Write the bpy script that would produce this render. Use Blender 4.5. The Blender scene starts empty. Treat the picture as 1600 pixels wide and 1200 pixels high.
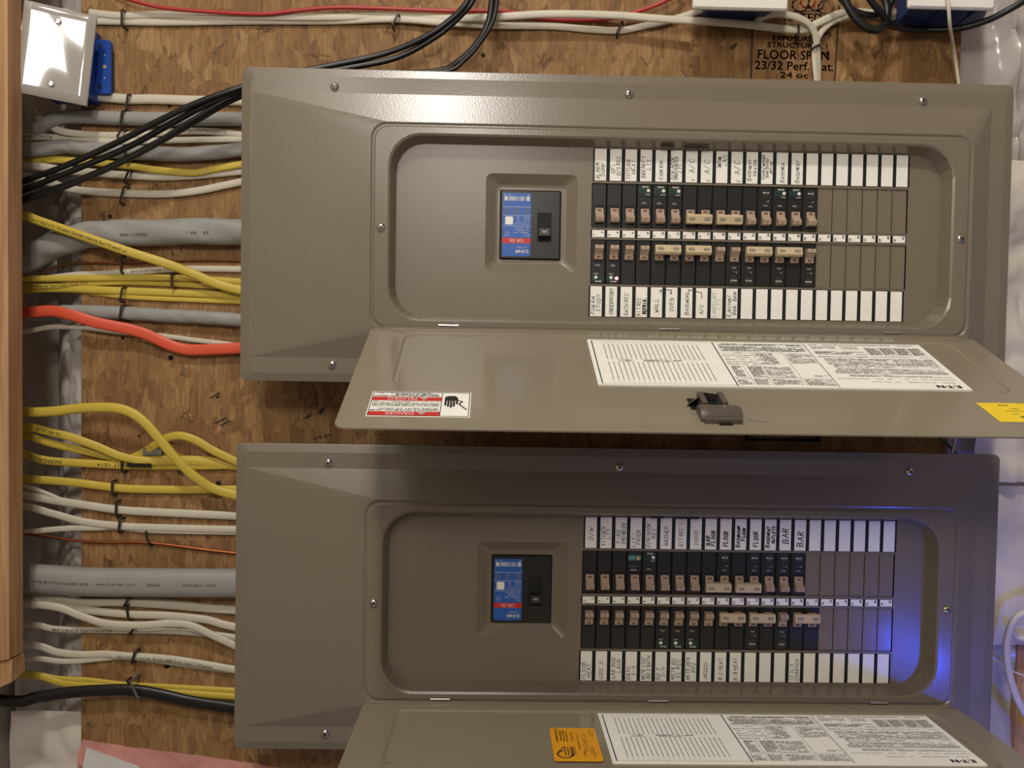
import bpy, bmesh, math, random
from mathutils import Vector, Matrix, noise
random.seed(7)
S = bpy.context.scene
COL = S.collection
INCH = .0254
HT = 1.95        # height in metres of the panel tops

# Layout frame: inches, x = down the wall (right in the picture), y = leftwards along
# the wall (down in the picture), z = out of the wall towards the viewer; z=0 is the cover flange.
def M(x, y, z):
    return Vector((-y*INCH, -z*INCH, -x*INCH))
def MW(x, y, z):
    return M(x, y, z) + Vector((0, 0, HT))

# ---------------------------------------------------------------- camera
F_PX = 1266.45
RC = ((.99961222, -.01598005, -.02280442), (.01528395, .99942157, -.03037957), (.02327669, .03001925, .99927826))
CC = (12.31618, 13.89053, 39.6437)
cam = bpy.data.cameras.new('camera'); co = bpy.data.objects.new('camera', cam); COL.objects.link(co)
cam.sensor_width = 36; cam.lens = F_PX/1600*36; cam.clip_start = .01
def dirw(r, s=1): return M(r[0]*s, r[1]*s, -r[2]*s).normalized()
R_, U_, B_ = dirw(RC[0]), dirw(RC[1], -1), dirw(RC[2], -1)
mm = Matrix((R_, U_, B_)).transposed().to_4x4(); mm.translation = MW(*CC)
co.matrix_world = mm
S.camera = co
# ---------------------------------------------------------------- light
def srgb(r, g, b, a=1):
    f = lambda c: (c/255/12.92) if c/255 <= .04045 else ((c/255+.055)/1.055)**2.4
    return (f(r), f(g), f(b), a)
w = bpy.data.worlds.new('World'); S.world = w; w.use_nodes = True
bg = w.node_tree.nodes['Background']; bg.inputs[0].default_value = (1, .90, .84, 1); bg.inputs[1].default_value = .17
def lamp(name, pos, power, radius, color):
    l = bpy.data.lights.new(name, 'POINT'); l.energy = power; l.shadow_soft_size = radius*INCH; l.color = color
    o = bpy.data.objects.new(name, l); COL.objects.link(o); o.location = MW(*pos); return o
lamp('bulb_near', (9, -11, 60), 20, 4, (1, .915, .82))
lamp('bulb_far', (2.5, -77, 70), 112, 4, (1, .95, .88))
lamp('blue_indicator', (39.1, 31.9, 10.4), 1.9, .3, (.03, .08, 1))
al = bpy.data.lights.new('plate_glint_light', 'AREA'); al.shape = 'RECTANGLE'; al.size = 9*INCH; al.size_y = 9*INCH; al.energy = 2.2; al.color = (1, .95, .88)  # unseen area light, added for the bright reflection on the blank cover plate
ao = bpy.data.objects.new('plate_glint_light', al); COL.objects.link(ao); ao.location = MW(-6.7, -18.0, 60); ao.rotation_euler = (math.radians(-90), 0, 0)
ao.rotation_euler = (MW(4, 8, 0)-MW(-6.7, -18.0, 60)).to_track_quat('-Z', 'Y').to_euler()
S.view_settings.view_transform = 'Standard'; S.view_settings.look = 'None'
S.view_settings.exposure = 0; S.view_settings.gamma = 1
try: S.view_settings.use_curve_mapping = False
except Exception: pass

def unp(px, py, z):
    """point on the wall-parallel plane z that was measured at a pixel of the photograph"""
    a, b = (px-800)/F_PX, (py-600)/F_PX
    d = [RC[0][i]*a+RC[1][i]*b+RC[2][i] for i in range(3)]
    t = (CC[2]-z)/d[2]
    return (CC[0]+d[0]*t, CC[1]+d[1]*t)

# ---------------------------------------------------------------- materials
MATS = {}
def mat(name, col, rough=.5, metal=0, spec=.5, bump=None, emit=None, alpha=1, var=0, coat=0, varscale=20):
    if name in MATS: return MATS[name]
    m = bpy.data.materials.new(name); m.use_nodes = True; nt = m.node_tree; b = nt.nodes['Principled BSDF']
    b.inputs['Base Color'].default_value = col; b.inputs['Roughness'].default_value = rough
    b.inputs['Metallic'].default_value = metal; b.inputs['Specular IOR Level'].default_value = spec
    b.inputs['Coat Weight'].default_value = coat; b.inputs['Alpha'].default_value = alpha
    tc = nt.nodes.new('ShaderNodeTexCoord')
    if var:
        n = nt.nodes.new('ShaderNodeTexNoise'); n.inputs['Scale'].default_value = varscale; n.inputs['Detail'].default_value = 6
        nt.links.new(tc.outputs['Object'], n.inputs['Vector'])
        r = nt.nodes.new('ShaderNodeMapRange'); r.inputs[1].default_value = .3; r.inputs[2].default_value = .7
        r.inputs[3].default_value = 1-var; r.inputs[4].default_value = 1+var*.6
        nt.links.new(n.outputs['Fac'], r.inputs[0])
        mx = nt.nodes.new('ShaderNodeMix'); mx.data_type = 'RGBA'; mx.blend_type = 'MULTIPLY'; mx.inputs[0].default_value = 1
        mx.inputs[6].default_value = col; nt.links.new(r.outputs[0], mx.inputs[7]); nt.links.new(mx.outputs[2], b.inputs['Base Color'])
    if bump:
        n = nt.nodes.new('ShaderNodeTexNoise'); n.inputs['Scale'].default_value = bump[0]; n.inputs['Detail'].default_value = 2
        nt.links.new(tc.outputs['Object'], n.inputs['Vector'])
        bp = nt.nodes.new('ShaderNodeBump'); bp.inputs['Strength'].default_value = bump[1]; bp.inputs['Distance'].default_value = bump[2]
        nt.links.new(n.outputs['Fac'], bp.inputs['Height']); nt.links.new(bp.outputs[0], b.inputs['Normal'])
    if emit:
        b.inputs['Emission Color'].default_value = emit[0]; b.inputs['Emission Strength'].default_value = emit[1]
    MATS[name] = m; return m

PAINT = mat('panel_paint', srgb(125, 115, 99), .25, bump=(420, .22, .0004), var=.03, varscale=6)
PAINT2 = mat('deadfront_paint', srgb(125, 115, 99), .33, bump=(420, .22, .0004), var=.03, varscale=6)
DOORP = mat('door_paint', srgb(140, 130, 110), .15, bump=(300, .08, .0003), var=.03, varscale=6)
FILL = mat('filler_plastic', srgb(126, 115, 100), .24, bump=(500, .2, .0003))
BLACK = mat('breaker_black', srgb(36, 35, 34), .38, bump=(300, .2, .0003))
GAPB = mat('gap_black', srgb(14, 13, 12), .7)
TOG = mat('toggle_tan', srgb(180, 156, 136), .45, var=.05)
TIE = mat('handle_tie_cream', srgb(205, 186, 150), .45, var=.04)
PAPER = mat('label_paper', srgb(250, 249, 240), .7, var=.03, varscale=60)
INK = mat('ink', srgb(62, 58, 60), .8)
INKB = mat('ink_marker', srgb(16, 14, 16), .8)
INKL = mat('ink_faint', srgb(140, 142, 156), .8)
PRINT = mat('print_black', srgb(38, 36, 34), .7)
PRINTG = mat('print_grey', srgb(120, 117, 110), .7)
WHITEP = mat('print_white', srgb(225, 222, 216), .6)
WHITED = mat('print_white_dim', srgb(120, 118, 115), .6)
BROWNP = mat('print_brown', srgb(112, 84, 66), .6)
GREEN = mat('test_green', srgb(22, 62, 50), .45)
TEAL = mat('test_teal', srgb(70, 130, 125), .5)
BTN = mat('button_white', srgb(240, 238, 228), .4)
BTNY = mat('button_yellow', srgb(215, 185, 110), .4)
LEDR = mat('led_red', (1, .05, .08, 1), .4, emit=((1, .06, .1, 1), 5))
BLUEL = mat('label_blue', srgb(45, 98, 185), .42)
REDL = mat('label_red', srgb(205, 50, 45), .45)
YEL = mat('sticker_yellow', srgb(250, 215, 40), .5)
ORA = mat('sticker_orange', srgb(236, 164, 28), .5)
ZINC = mat('screw_zinc', srgb(205, 200, 190), .22, metal=1)
STEEL = mat('hinge_steel', srgb(225, 222, 214), .3, metal=1)
DKSTEEL = mat('staple_steel', srgb(84, 76, 68), .38, metal=.8)
LATCH = mat('latch_plastic', srgb(92, 84, 74), .4)
JWHITE = mat('jacket_white', srgb(214, 206, 186), .42, var=.05, varscale=30, bump=(120, .15, .001))
JYEL = mat('jacket_yellow', srgb(214, 188, 74), .42, var=.06, varscale=30, bump=(120, .15, .001))
JGREY = mat('jacket_grey', srgb(158, 157, 152), .4, var=.05, varscale=20, bump=(60, .3, .002))
JBLACK = mat('jacket_black', srgb(26, 24, 24), .36, bump=(120, .2, .001))
JORA = mat('jacket_orange', srgb(232, 92, 62), .42, var=.07, varscale=25, bump=(50, .35, .002))
JRED = mat('jacket_red', srgb(180, 50, 48), .4)
JGREEN = mat('jacket_green', srgb(30, 84, 56), .4)
COPPER = mat('copper', srgb(196, 120, 76), .3, metal=1)
COPPERD = mat('copper_dull', srgb(120, 74, 48), .5, metal=.7)
BOXBLUE = mat('box_blue', srgb(30, 78, 170), .4)
BOXNAVY = mat('box_navy', srgb(26, 56, 118), .4, var=.08)
PLATE = mat('blank_plate', srgb(178, 172, 162), .08, spec=.9, coat=1, bump=(9, .04, .01))
PLATEW = mat('white_plate', srgb(236, 232, 224), .35)
PINK = mat('insulation_pink', srgb(200, 140, 128), .95, bump=(30, .9, .02), var=.25, varscale=12)

def plastic_mat(name, alpha, col, rough=.22):
    m = mat(name, col, rough, spec=.7, bump=(16, .45, .02), alpha=alpha)
    nt = m.node_tree; b = nt.nodes['Principled BSDF']
    tc = nt.nodes.new('ShaderNodeTexCoord'); n = nt.nodes.new('ShaderNodeTexNoise')
    n.inputs['Scale'].default_value = 5; n.inputs['Detail'].default_value = 3
    nt.links.new(tc.outputs['Object'], n.inputs['Vector'])
    r = nt.nodes.new('ShaderNodeMapRange'); r.inputs[1].default_value = .35; r.inputs[2].default_value = .65
    r.inputs[3].default_value = alpha-.14; r.inputs[4].default_value = min(1, alpha+.12)
    nt.links.new(n.outputs['Fac'], r.inputs[0]); nt.links.new(r.outputs[0], b.inputs['Alpha'])
    return m
POLY = plastic_mat('poly_sheet', .84, srgb(214, 208, 200))
POLYW = plastic_mat('poly_sheet_white', .93, srgb(232, 222, 206))
FOIL = plastic_mat('white_facing', .99, srgb(232, 228, 222), .3)

def osb_mat():
    m = bpy.data.materials.new('strand_board'); m.use_nodes = True; nt = m.node_tree; N = nt.nodes; L = nt.links
    b = N['Principled BSDF']; b.inputs['Roughness'].default_value = .62; b.inputs['Specular IOR Level'].default_value = .3
    tc = N.new('ShaderNodeTexCoord')
    def node(t, **k):
        n = N.new(t)
        for a, v in k.items(): setattr(n, a, v)
        return n
    def math_(op, a, b2=None, c=None):
        n = node('ShaderNodeMath', operation=op)
        for i, v in enumerate((a, b2, c)):
            if v is None: continue
            if isinstance(v, (int, float)): n.inputs[i].default_value = v
            else: L.new(v, n.inputs[i])
        return n.outputs[0]
    # warp
    wn = node('ShaderNodeTexNoise'); wn.inputs['Scale'].default_value = 14; wn.inputs['Detail'].default_value = 3; L.new(tc.outputs['Object'], wn.inputs['Vector'])
    wv = node('ShaderNodeVectorMath', operation='MULTIPLY_ADD'); L.new(wn.outputs['Color'], wv.inputs[0]); wv.inputs[1].default_value = (.010, 0, .010); L.new(tc.outputs['Object'], wv.inputs[2])
    layers = []
    for ang, sx, sz in ((92, 26, 66), (62, 24, 78), (118, 26, 72), (12, 30, 66)):
        mp = node('ShaderNodeMapping', vector_type='POINT'); mp.inputs['Rotation'].default_value = (0, math.radians(ang), 0)
        mp.inputs['Scale'].default_value = (sx, 1, sz); L.new(wv.outputs[0], mp.inputs['Vector'])
        v = node('ShaderNodeTexVoronoi', feature='F1', distance='CHEBYCHEV'); v.inputs['Scale'].default_value = 1; L.new(mp.outputs[0], v.inputs['Vector'])
        e = node('ShaderNodeTexVoronoi', feature='DISTANCE_TO_EDGE'); e.inputs['Scale'].default_value = 1; L.new(mp.outputs[0], e.inputs['Vector'])
        g = node('ShaderNodeTexNoise'); g.inputs['Scale'].default_value = 2.6; g.inputs['Detail'].default_value = 3
        mp2 = node('ShaderNodeMapping'); mp2.inputs['Rotation'].default_value = (0, math.radians(ang), 0); mp2.inputs['Scale'].default_value = (20, 20, 130)
        L.new(wv.outputs[0], mp2.inputs['Vector']); L.new(mp2.outputs[0], g.inputs['Vector'])
        sep = node('ShaderNodeSeparateColor'); L.new(v.outputs['Color'], sep.inputs[0])
        layers.append((sep.outputs[0], e.outputs['Distance'], g.outputs['Fac'], sep.outputs[1]))
    sel = node('ShaderNodeTexVoronoi'); sel.inputs['Scale'].default_value = 30; L.new(wv.outputs[0], sel.inputs['Vector'])
    ss = node('ShaderNodeSeparateColor'); L.new(sel.outputs['Color'], ss.inputs[0])
    def pick(i):
        cur = layers[0][i]
        for k, th in ((1, .34), (2, .58), (3, .80)):
            mx = node('ShaderNodeMix', data_type='FLOAT'); L.new(math_('GREATER_THAN', ss.outputs[0], th), mx.inputs[0])
            L.new(cur, mx.inputs[2]); L.new(layers[k][i], mx.inputs[3]); cur = mx.outputs[0]
        return cur
    cell, edge, grain, c2 = pick(0), pick(1), pick(2), pick(3)
    big = node('ShaderNodeTexNoise'); big.inputs['Scale'].default_value = 5; big.inputs['Detail'].default_value = 2; L.new(tc.outputs['Object'], big.inputs['Vector'])
    val = math_('MULTIPLY_ADD', cell, .25, math_('MULTIPLY_ADD', grain, .5, math_('MULTIPLY', big.outputs['Fac'], .35)))
    cr = node('ShaderNodeValToRGB'); L.new(math_('MULTIPLY_ADD', val, 1.15, -.10), cr.inputs[0])
    el = cr.color_ramp.elements; el[0].position = .12; el[0].color = srgb(98, 70, 42); el[1].position = .88; el[1].color = srgb(188, 154, 108)
    e1 = el.new(.42); e1.color = srgb(134, 99, 62); e2 = el.new(.62); e2.color = srgb(156, 120, 77)
    # fine dark gaps and pits
    gate = node('ShaderNodeTexNoise'); gate.inputs['Scale'].default_value = 26; gate.inputs['Detail'].default_value = 2; L.new(tc.outputs['Object'], gate.inputs['Vector'])
    crack = math_('MULTIPLY', math_('LESS_THAN', edge, .035), math_('GREATER_THAN', gate.outputs['Fac'], .60))
    pit = node('ShaderNodeTexVoronoi'); pit.inputs['Scale'].default_value = 44
    mp3 = node('ShaderNodeMapping'); mp3.inputs['Scale'].default_value = (1, 1, 2.2); L.new(wv.outputs[0], mp3.inputs['Vector']); L.new(mp3.outputs[0], pit.inputs['Vector'])
    pv = node('ShaderNodeSeparateColor'); L.new(pit.outputs['Color'], pv.inputs[0])
    pitm = math_('MULTIPLY', math_('LESS_THAN', pit.outputs['Distance'], .075), math_('GREATER_THAN', pv.outputs[0], .8))
    dk = math_('MULTIPLY', math_('MAXIMUM', math_('MULTIPLY', crack, .55), pitm), .85)
    mx = node('ShaderNodeMix', data_type='RGBA'); L.new(dk, mx.inputs[0]); L.new(cr.outputs[0], mx.inputs[6]); mx.inputs[7].default_value = srgb(44, 26, 14)
    L.new(mx.outputs[2], b.inputs['Base Color'])
    h = math_('MULTIPLY_ADD', cell, .5, math_('SUBTRACT', math_('MULTIPLY', grain, .5), math_('MULTIPLY', dk, .8)))
    bp = node('ShaderNodeBump'); bp.inputs['Strength'].default_value = .55; bp.inputs['Distance'].default_value = .0016; L.new(h, bp.inputs['Height']); L.new(bp.outputs[0], b.inputs['Normal'])
    return m
OSB = osb_mat()

def wood_mat(name, c1, c2, axis):
    m = bpy.data.materials.new(name); m.use_nodes = True; nt = m.node_tree; N = nt.nodes; L = nt.links
    b = N['Principled BSDF']; b.inputs['Roughness'].default_value = .6
    tc = N.new('ShaderNodeTexCoord'); mp = N.new('ShaderNodeMapping'); mp.inputs['Scale'].default_value = axis; L.new(tc.outputs['Object'], mp.inputs['Vector'])
    n = N.new('ShaderNodeTexNoise'); n.inputs['Scale'].default_value = 1; n.inputs['Detail'].default_value = 5; n.inputs['Distortion'].default_value = .6; L.new(mp.outputs[0], n.inputs['Vector'])
    cr = N.new('ShaderNodeValToRGB'); L.new(n.outputs['Fac'], cr.inputs[0]); el = cr.color_ramp.elements
    el[0].position = .35; el[0].color = c1; el[1].position = .65; el[1].color = c2
    L.new(cr.outputs[0], b.inputs['Base Color'])
    bp = N.new('ShaderNodeBump'); bp.inputs['Strength'].default_value = .3; bp.inputs['Distance'].default_value = .001; L.new(n.outputs['Fac'], bp.inputs['Height']); L.new(bp.outputs[0], b.inputs['Normal'])
    return m
PINE = wood_mat('pine', srgb(176, 132, 92), srgb(206, 164, 118), (6, 90, 110))

# ---------------------------------------------------------------- mesh helpers
ident = lambda x, y, z: (x, y, z)
class MB:
    def __init__(s): s.v = []; s.f = []; s.mi = []; s.mats = []
    def m(s, mt):
        if mt not in s.mats: s.mats.append(mt)
        return s.mats.index(mt)
    def add(s, vs, fs, mt):
        o = len(s.v); s.v += [tuple(v) for v in vs]; i = s.m(mt)
        for f in fs: s.f.append(tuple(o+k for k in f)); s.mi.append(i)
        return s
    def box(s, x0, y0, z0, x1, y1, z1, mt, ch=0):
        """box, optionally with a chamfered top (z1 side)"""
        if ch:
            vs = [(x0, y0, z0), (x1, y0, z0), (x1, y1, z0), (x0, y1, z0), (x0, y0, z1-ch), (x1, y0, z1-ch), (x1, y1, z1-ch), (x0, y1, z1-ch),
                  (x0+ch, y0+ch, z1), (x1-ch, y0+ch, z1), (x1-ch, y1-ch, z1), (x0+ch, y1-ch, z1)]
            fs = [(3, 2, 1, 0), (8, 9, 10, 11)]
            for a in (0, 4):
                for k in range(4): fs.append((a+k, a+(k+1) % 4, a+4+(k+1) % 4, a+4+k))
        else:
            vs = [(x0, y0, z0), (x1, y0, z0), (x1, y1, z0), (x0, y1, z0), (x0, y0, z1), (x1, y0, z1), (x1, y1, z1), (x0, y1, z1)]
            fs = [(3, 2, 1, 0), (4, 5, 6, 7), (0, 1, 5, 4), (1, 2, 6, 5), (2, 3, 7, 6), (3, 0, 4, 7)]
        return s.add(vs, fs, mt)
    def quad(s, x0, y0, x1, y1, z, mt): return s.add([(x0, y0, z), (x1, y0, z), (x1, y1, z), (x0, y1, z)], [(0, 1, 2, 3)], mt)
    def loft(s, loops, mt, cap0=False, cap1=False, closed=True):
        n = len(loops[0]); vs = [p for l in loops for p in l]; fs = []
        for i in range(len(loops)-1):
            for k in range(n if closed else n-1):
                fs.append((i*n+k, i*n+(k+1) % n, (i+1)*n+(k+1) % n, (i+1)*n+k))
        if cap0: fs.append(tuple(range(n))[::-1])
        if cap1: fs.append(tuple((len(loops)-1)*n+k for k in range(n)))
        return s.add(vs, fs, mt)
    def prism_x(s, prof, x0, x1, mt):
        """profile of (y,z) points extruded along x"""
        return s.loft([[(x0, a, b) for a, b in prof], [(x1, a, b) for a, b in prof]], mt, True, True)
    def disc(s, cx, cy, r, z, mt, n=12, dz=0):
        if dz: return s.loft([[(cx+r*k*math.cos(a*2*math.pi/n), cy+r*k*math.sin(a*2*math.pi/n), zz) for a in range(n)] for k, zz in ((1, z), (1, z+dz*.6), (.75, z+dz))], mt, False, True)
        return s.add([(cx+r*math.cos(a*2*math.pi/n), cy+r*math.sin(a*2*math.pi/n), z) for a in range(n)], [tuple(range(n))], mt)
    def build(s, name, parent=None, frame=ident, loc=None, smooth=False, recalc=True, angle=35):
        me = bpy.data.meshes.new(name)
        L = Vector((0, 0, 0)) if loc is None else M(*loc)
        vs = [M(*frame(*v)) for v in s.v]
        me.from_pydata([tuple(v) for v in vs], [], s.f)
        for mt in s.mats: me.materials.append(mt)
        me.polygons.foreach_set('material_index', s.mi)
        me.update()
        if recalc:
            bm = bmesh.new(); bm.from_mesh(me); bmesh.ops.recalc_face_normals(bm, faces=bm.faces); bm.to_mesh(me); bm.free()
        if smooth:
            me.set_sharp_from_angle(angle=math.radians(angle)); me.polygons.foreach_set('use_smooth', [p.area < 1.6e-4 for p in me.polygons])
        o = bpy.data.objects.new(name, me); COL.objects.link(o); o.location = L
        if parent: o.parent = parent
        return o
    def top(s, name, label, cat, group=None, frame=ident, smooth=False, kind=None, **k):
        """build as a top-level object whose origin is its own centre"""
        o = s.build(name, None, frame, smooth=smooth, **k); me = o.data
        c = sum((v.co for v in me.vertices), Vector())/len(me.vertices)
        me.transform(Matrix.Translation(-c)); o.location = c+Vector((0, 0, HT))
        tag(o, label, cat, group, kind); return o
def tag(o, label=None, cat=None, group=None, kind=None):
    if label: o['label'] = label
    if cat: o['category'] = cat
    if group: o['group'] = group
    if kind: o['kind'] = kind
    return o
def empty(name, x, y, z, label, cat, group=None):
    o = bpy.data.objects.new(name, None); COL.objects.link(o); o.location = MW(x, y, z); o.empty_display_size = .05
    return tag(o, label, cat, group)
def shifted(dx, dy, dz=0): return lambda x, y, z: (x-dx, y-dy, z-dz)
def copy_at(src, parent, loc, name=None):
    o = src.copy(); COL.objects.link(o); o.parent = parent; o.location = M(*loc)
    if name: o.name = name
    return o
def rrect(x0, y0, x1, y1, r, z, n=5):
    pts = []
    for cx, cy, a0 in ((x0+r, y0+r, 180), (x1-r, y0+r, 270), (x1-r, y1-r, 0), (x0+r, y1-r, 90)):
        for k in range(n+1):
            a = math.radians(a0+90*k/n); pts.append((cx+r*math.cos(a), cy+r*math.sin(a), z))
    return pts
def ring_x(x0, x1, y, z, r, n=8):
    return [[(x, y+r*math.cos(a*2*math.pi/n), z+r*math.sin(a*2*math.pi/n)) for a in range(n)] for x in (x0, x1)]

# ---------------------------------------------------------------- writing
_tc = {}
def glyphs(txt):
    if txt not in _tc:
        cu = bpy.data.curves.new('t', 'FONT'); cu.body = txt; cu.size = 1; cu.resolution_u = 2; cu.fill_mode = 'FRONT'
        ob = bpy.data.objects.new('t', cu); COL.objects.link(ob)
        me = bpy.data.meshes.new_from_object(ob)
        vs = [(v.co.x, v.co.y) for v in me.vertices]; fs = [tuple(p.vertices) for p in me.polygons]
        bpy.data.objects.remove(ob); bpy.data.curves.remove(cu); bpy.data.meshes.remove(me)
        x0 = min(v[0] for v in vs); x1 = max(v[0] for v in vs); y0 = min(v[1] for v in vs); y1 = max(v[1] for v in vs)
        _tc[txt] = ([(a-(x0+x1)/2, b-(y0+y1)/2) for a, b in vs], fs, x1-x0, y1-y0)
    return _tc[txt]
def orient(d, cx, cy, u, v):
    """u = reading direction, v = letter up. N upright in the picture, S upside down, W reading up the picture"""
    if d == 'N': return (cx+u, cy-v)
    if d == 'S': return (cx-u, cy+v)
    return (cx-v, cy-u)
def text(mb, txt, cx, cy, h, z, mt, d='S', width=None, bold=0):
    vs, fs, W, H = glyphs(txt); k = h/H; kx = (width/W) if width else k
    for off in ((0, 0),)+(((bold, 0), (-bold, 0), (0, bold), (0, -bold)) if bold else ()):
        mb.add([(*orient(d, cx, cy, a*kx+off[0], b*k+off[1]), z) for a, b in vs], fs, mt)
def logo(mb, cx, cy, h, z, mt, d='S'):
    """five letter maker's mark: block E, small wedge, T, dot, N"""
    def poly(pts): mb.add([(*orient(d, cx, cy, a*h, (b-.5)*h), z) for a, b in pts], [tuple(range(len(pts)))], mt)
    def rc(x0, y0, x1, y1): poly([(x0, y0), (x1, y0), (x1, y1), (x0, y1)])
    rc(-1.95, 0, -1.55, 1); rc(-1.95, .78, -1.1, 1); rc(-1.95, .39, -1.25, .61); rc(-1.95, 0, -1.25, .22)
    poly([(-1.12, .0), (-.78, .0), (-.95, .55)])
    rc(-.75, .76, .25, 1); rc(-.43, 0, -.07, 1)
    mb.add([(*orient(d, cx, cy, (.38+.2*math.cos(a*math.pi/4))*h, (-.05+.2*math.sin(a*math.pi/4))*h), z) for a in range(8)], [tuple(range(8))], mt)
    rc(.72, 0, 1.08, 1); rc(1.62, 0, 1.95, 1); poly([(.72, 1), (1.1, 1), (1.95, 0), (1.55, 0)])
GL = {
'A': [[(0, 0), (2, 6), (4, 0)], [(.8, 2.2), (3.3, 2.2)]], 'B': [[(0, 0), (0, 6), (2.6, 5.7), (3, 4.5), (2.2, 3.3), (0, 3)], [(2.2, 3.3), (3.8, 2), (3, .3), (0, 0)]],
'C': [[(3.8, 5), (2.4, 6), (.6, 4.8), (.2, 2.2), (1.6, 0), (3.8, .8)]], 'D': [[(0, 0), (.2, 6), (2.8, 5.4), (3.9, 3), (2.6, .4), (0, 0)]],
'E': [[(3.6, 6), (.2, 6), (0, 0), (3.6, 0)], [(0, 3), (2.8, 3.1)]], 'F': [[(3.8, 6), (.2, 6), (0, 0)], [(0, 3), (2.8, 3)]],
'G': [[(3.6, 5.2), (2, 6), (.3, 4), (.3, 1.6), (1.8, 0), (3.6, 1), (3.6, 2.6), (2.2, 2.6)]], 'H': [[(0, 0), (0, 6)], [(3.6, 0), (3.7, 6)], [(0, 3), (3.6, 3)]],
'I': [[(1.5, 0), (1.5, 6)]], 'J': [[(3, 6), (3, 1), (1.8, 0), (.2, 1)]], 'K': [[(0, 0), (0, 6)], [(3.6, 6), (.1, 2.8), (3.8, 0)]],
'L': [[(.2, 6), (0, 0), (3.4, 0)]], 'M': [[(0, 0), (.5, 6), (2.2, 2), (4, 6), (4.4, 0)]], 'N': [[(0, 0), (.2, 6), (3.6, 0), (3.8, 6)]],
'O': [[(2, 6), (.4, 5), (.1, 2), (1.6, 0), (3.5, 1), (3.8, 4), (2, 6)]], 'P': [[(0, 0), (.2, 6), (3.2, 5.6), (3.2, 3.4), (.2, 2.8)]],
'Q': [[(2, 6), (.4, 5), (.1, 2), (1.6, 0), (3.5, 1), (3.8, 4), (2, 6)], [(2.4, 1.4), (4, -.4)]], 'R': [[(0, 0), (.2, 6), (3.2, 5.4), (2.8, 3.4), (.2, 3), (3.8, 0)]],
'S': [[(3.6, 5.4), (1.6, 6), (.4, 4.6), (3.2, 2.4), (2.8, .4), (.2, .4)]], 'T': [[(0, 6), (4, 6)], [(2, 6), (1.9, 0)]],
'U': [[(.2, 6), (.3, 1), (2, 0), (3.6, 1), (3.8, 6)]], 'V': [[(0, 6), (1.9, 0), (4, 6)]], 'W': [[(0, 6), (1, 0), (2.3, 4), (3.4, 0), (4.6, 6)]],
'X': [[(0, 6), (3.8, 0)], [(3.8, 6), (0, 0)]], 'Y': [[(0, 6), (1.9, 3)], [(4, 6), (1.4, 0)]], 'Z': [[(0, 6), (3.8, 6), (0, 0), (3.8, 0)]],
'1': [[(1, 5), (1.8, 6), (1.8, 0)]], '2': [[(.4, 5), (2, 6), (3.4, 4.6), (.2, 0), (3.8, 0)]], '3': [[(.3, 6), (3.4, 5.6), (1.6, 3.4), (3.5, 2), (2, 0), (.2, .6)]],
'4': [[(.6, 6), (0, 3), (3.8, 3)], [(3, 6), (2.8, 0)]], '8': [[(2, 3), (.6, 4.6), (2, 6), (3.4, 4.6), (2, 3), (.2, 1.4), (2, 0), (3.8, 1.4), (2, 3)]],
'/': [[(0, -.6), (3, 6.8)]], '-': [[(.3, 3), (3, 3.1)]], '.': [[(.8, 0), (1.3, .4)]], "'": [[(1, 6.3), (.8, 4.8)]], '[': [[(1.5, 3), (.3, 2.4), (-.6, .2), (1.4, -.6)]],
}
def stroke(mb, pts, wd, z, mt):
    for i in range(len(pts)-1):
        (a, b), (c, d) = pts[i], pts[i+1]; l = math.hypot(c-a, d-b) or 1e-6; nx, ny = -(d-b)/l*wd/2, (c-a)/l*wd/2
        ex, ey = (c-a)/l*wd*.35, (d-b)/l*wd*.35
        mb.add([(a+nx-ex, b+ny-ey, z), (a-nx-ex, b-ny-ey, z), (c-nx+ex, d-ny+ey, z), (c+nx+ex, d+ny+ey, z)], [(0, 1, 2, 3)], mt)
def hand(mb, txt, cx, cy, h, z, mt, wd=.022, d='W', maxw=1.3, slant=.12, lim=None):
    adv = []; x = 0
    for ch in txt:
        sc = .72 if ch.islower() else 1
        if ch == ' ': adv.append(None); x += 2.6; continue
        adv.append((ch.upper(), x, sc)); x += 5.6*sc
    k = h/6; W = x*k; kx = k*min(1, maxw/W)
    if lim: hw = W*kx/k/2; cy = max(min(cy, lim-.1-hw), .1+hw)
    for a in adv:
        if not a or a[0] not in GL: continue
        jy = random.uniform(-.5, .5)
        for st in GL[a[0]]:
            p = []
            for (u, v) in st:
                uu = (a[1]+(u+v*slant+random.uniform(-.25, .25))*a[2])*kx-W*kx/k/2; vv = (v*a[2]+jy-3)*k+random.uniform(-.25, .25)*k
                p.append(orient(d, cx, cy, uu, vv))
            stroke(mb, p, wd, z, mt)
def lines(mb, x0, y0, x1, y1, z, mt, pitch=.085, fill=.5, seed=1, dens=.85, d='S'):
    """rows of tiny word-length marks, too small to read in the photograph"""
    rg = random.Random(seed); y = y0+pitch/2
    while y < y1:
        x = x0; end = x1 if rg.random() < .75 else x0+(x1-x0)*rg.uniform(.4, .95)
        while x < end:
            l = rg.uniform(.06, .26); e = min(x+l, end)
            if rg.random() < dens: mb.quad(x, y-pitch*fill/2, e, y+pitch*fill/2, z, mt)
            x = e+rg.uniform(.02, .045)
        y += pitch

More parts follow.
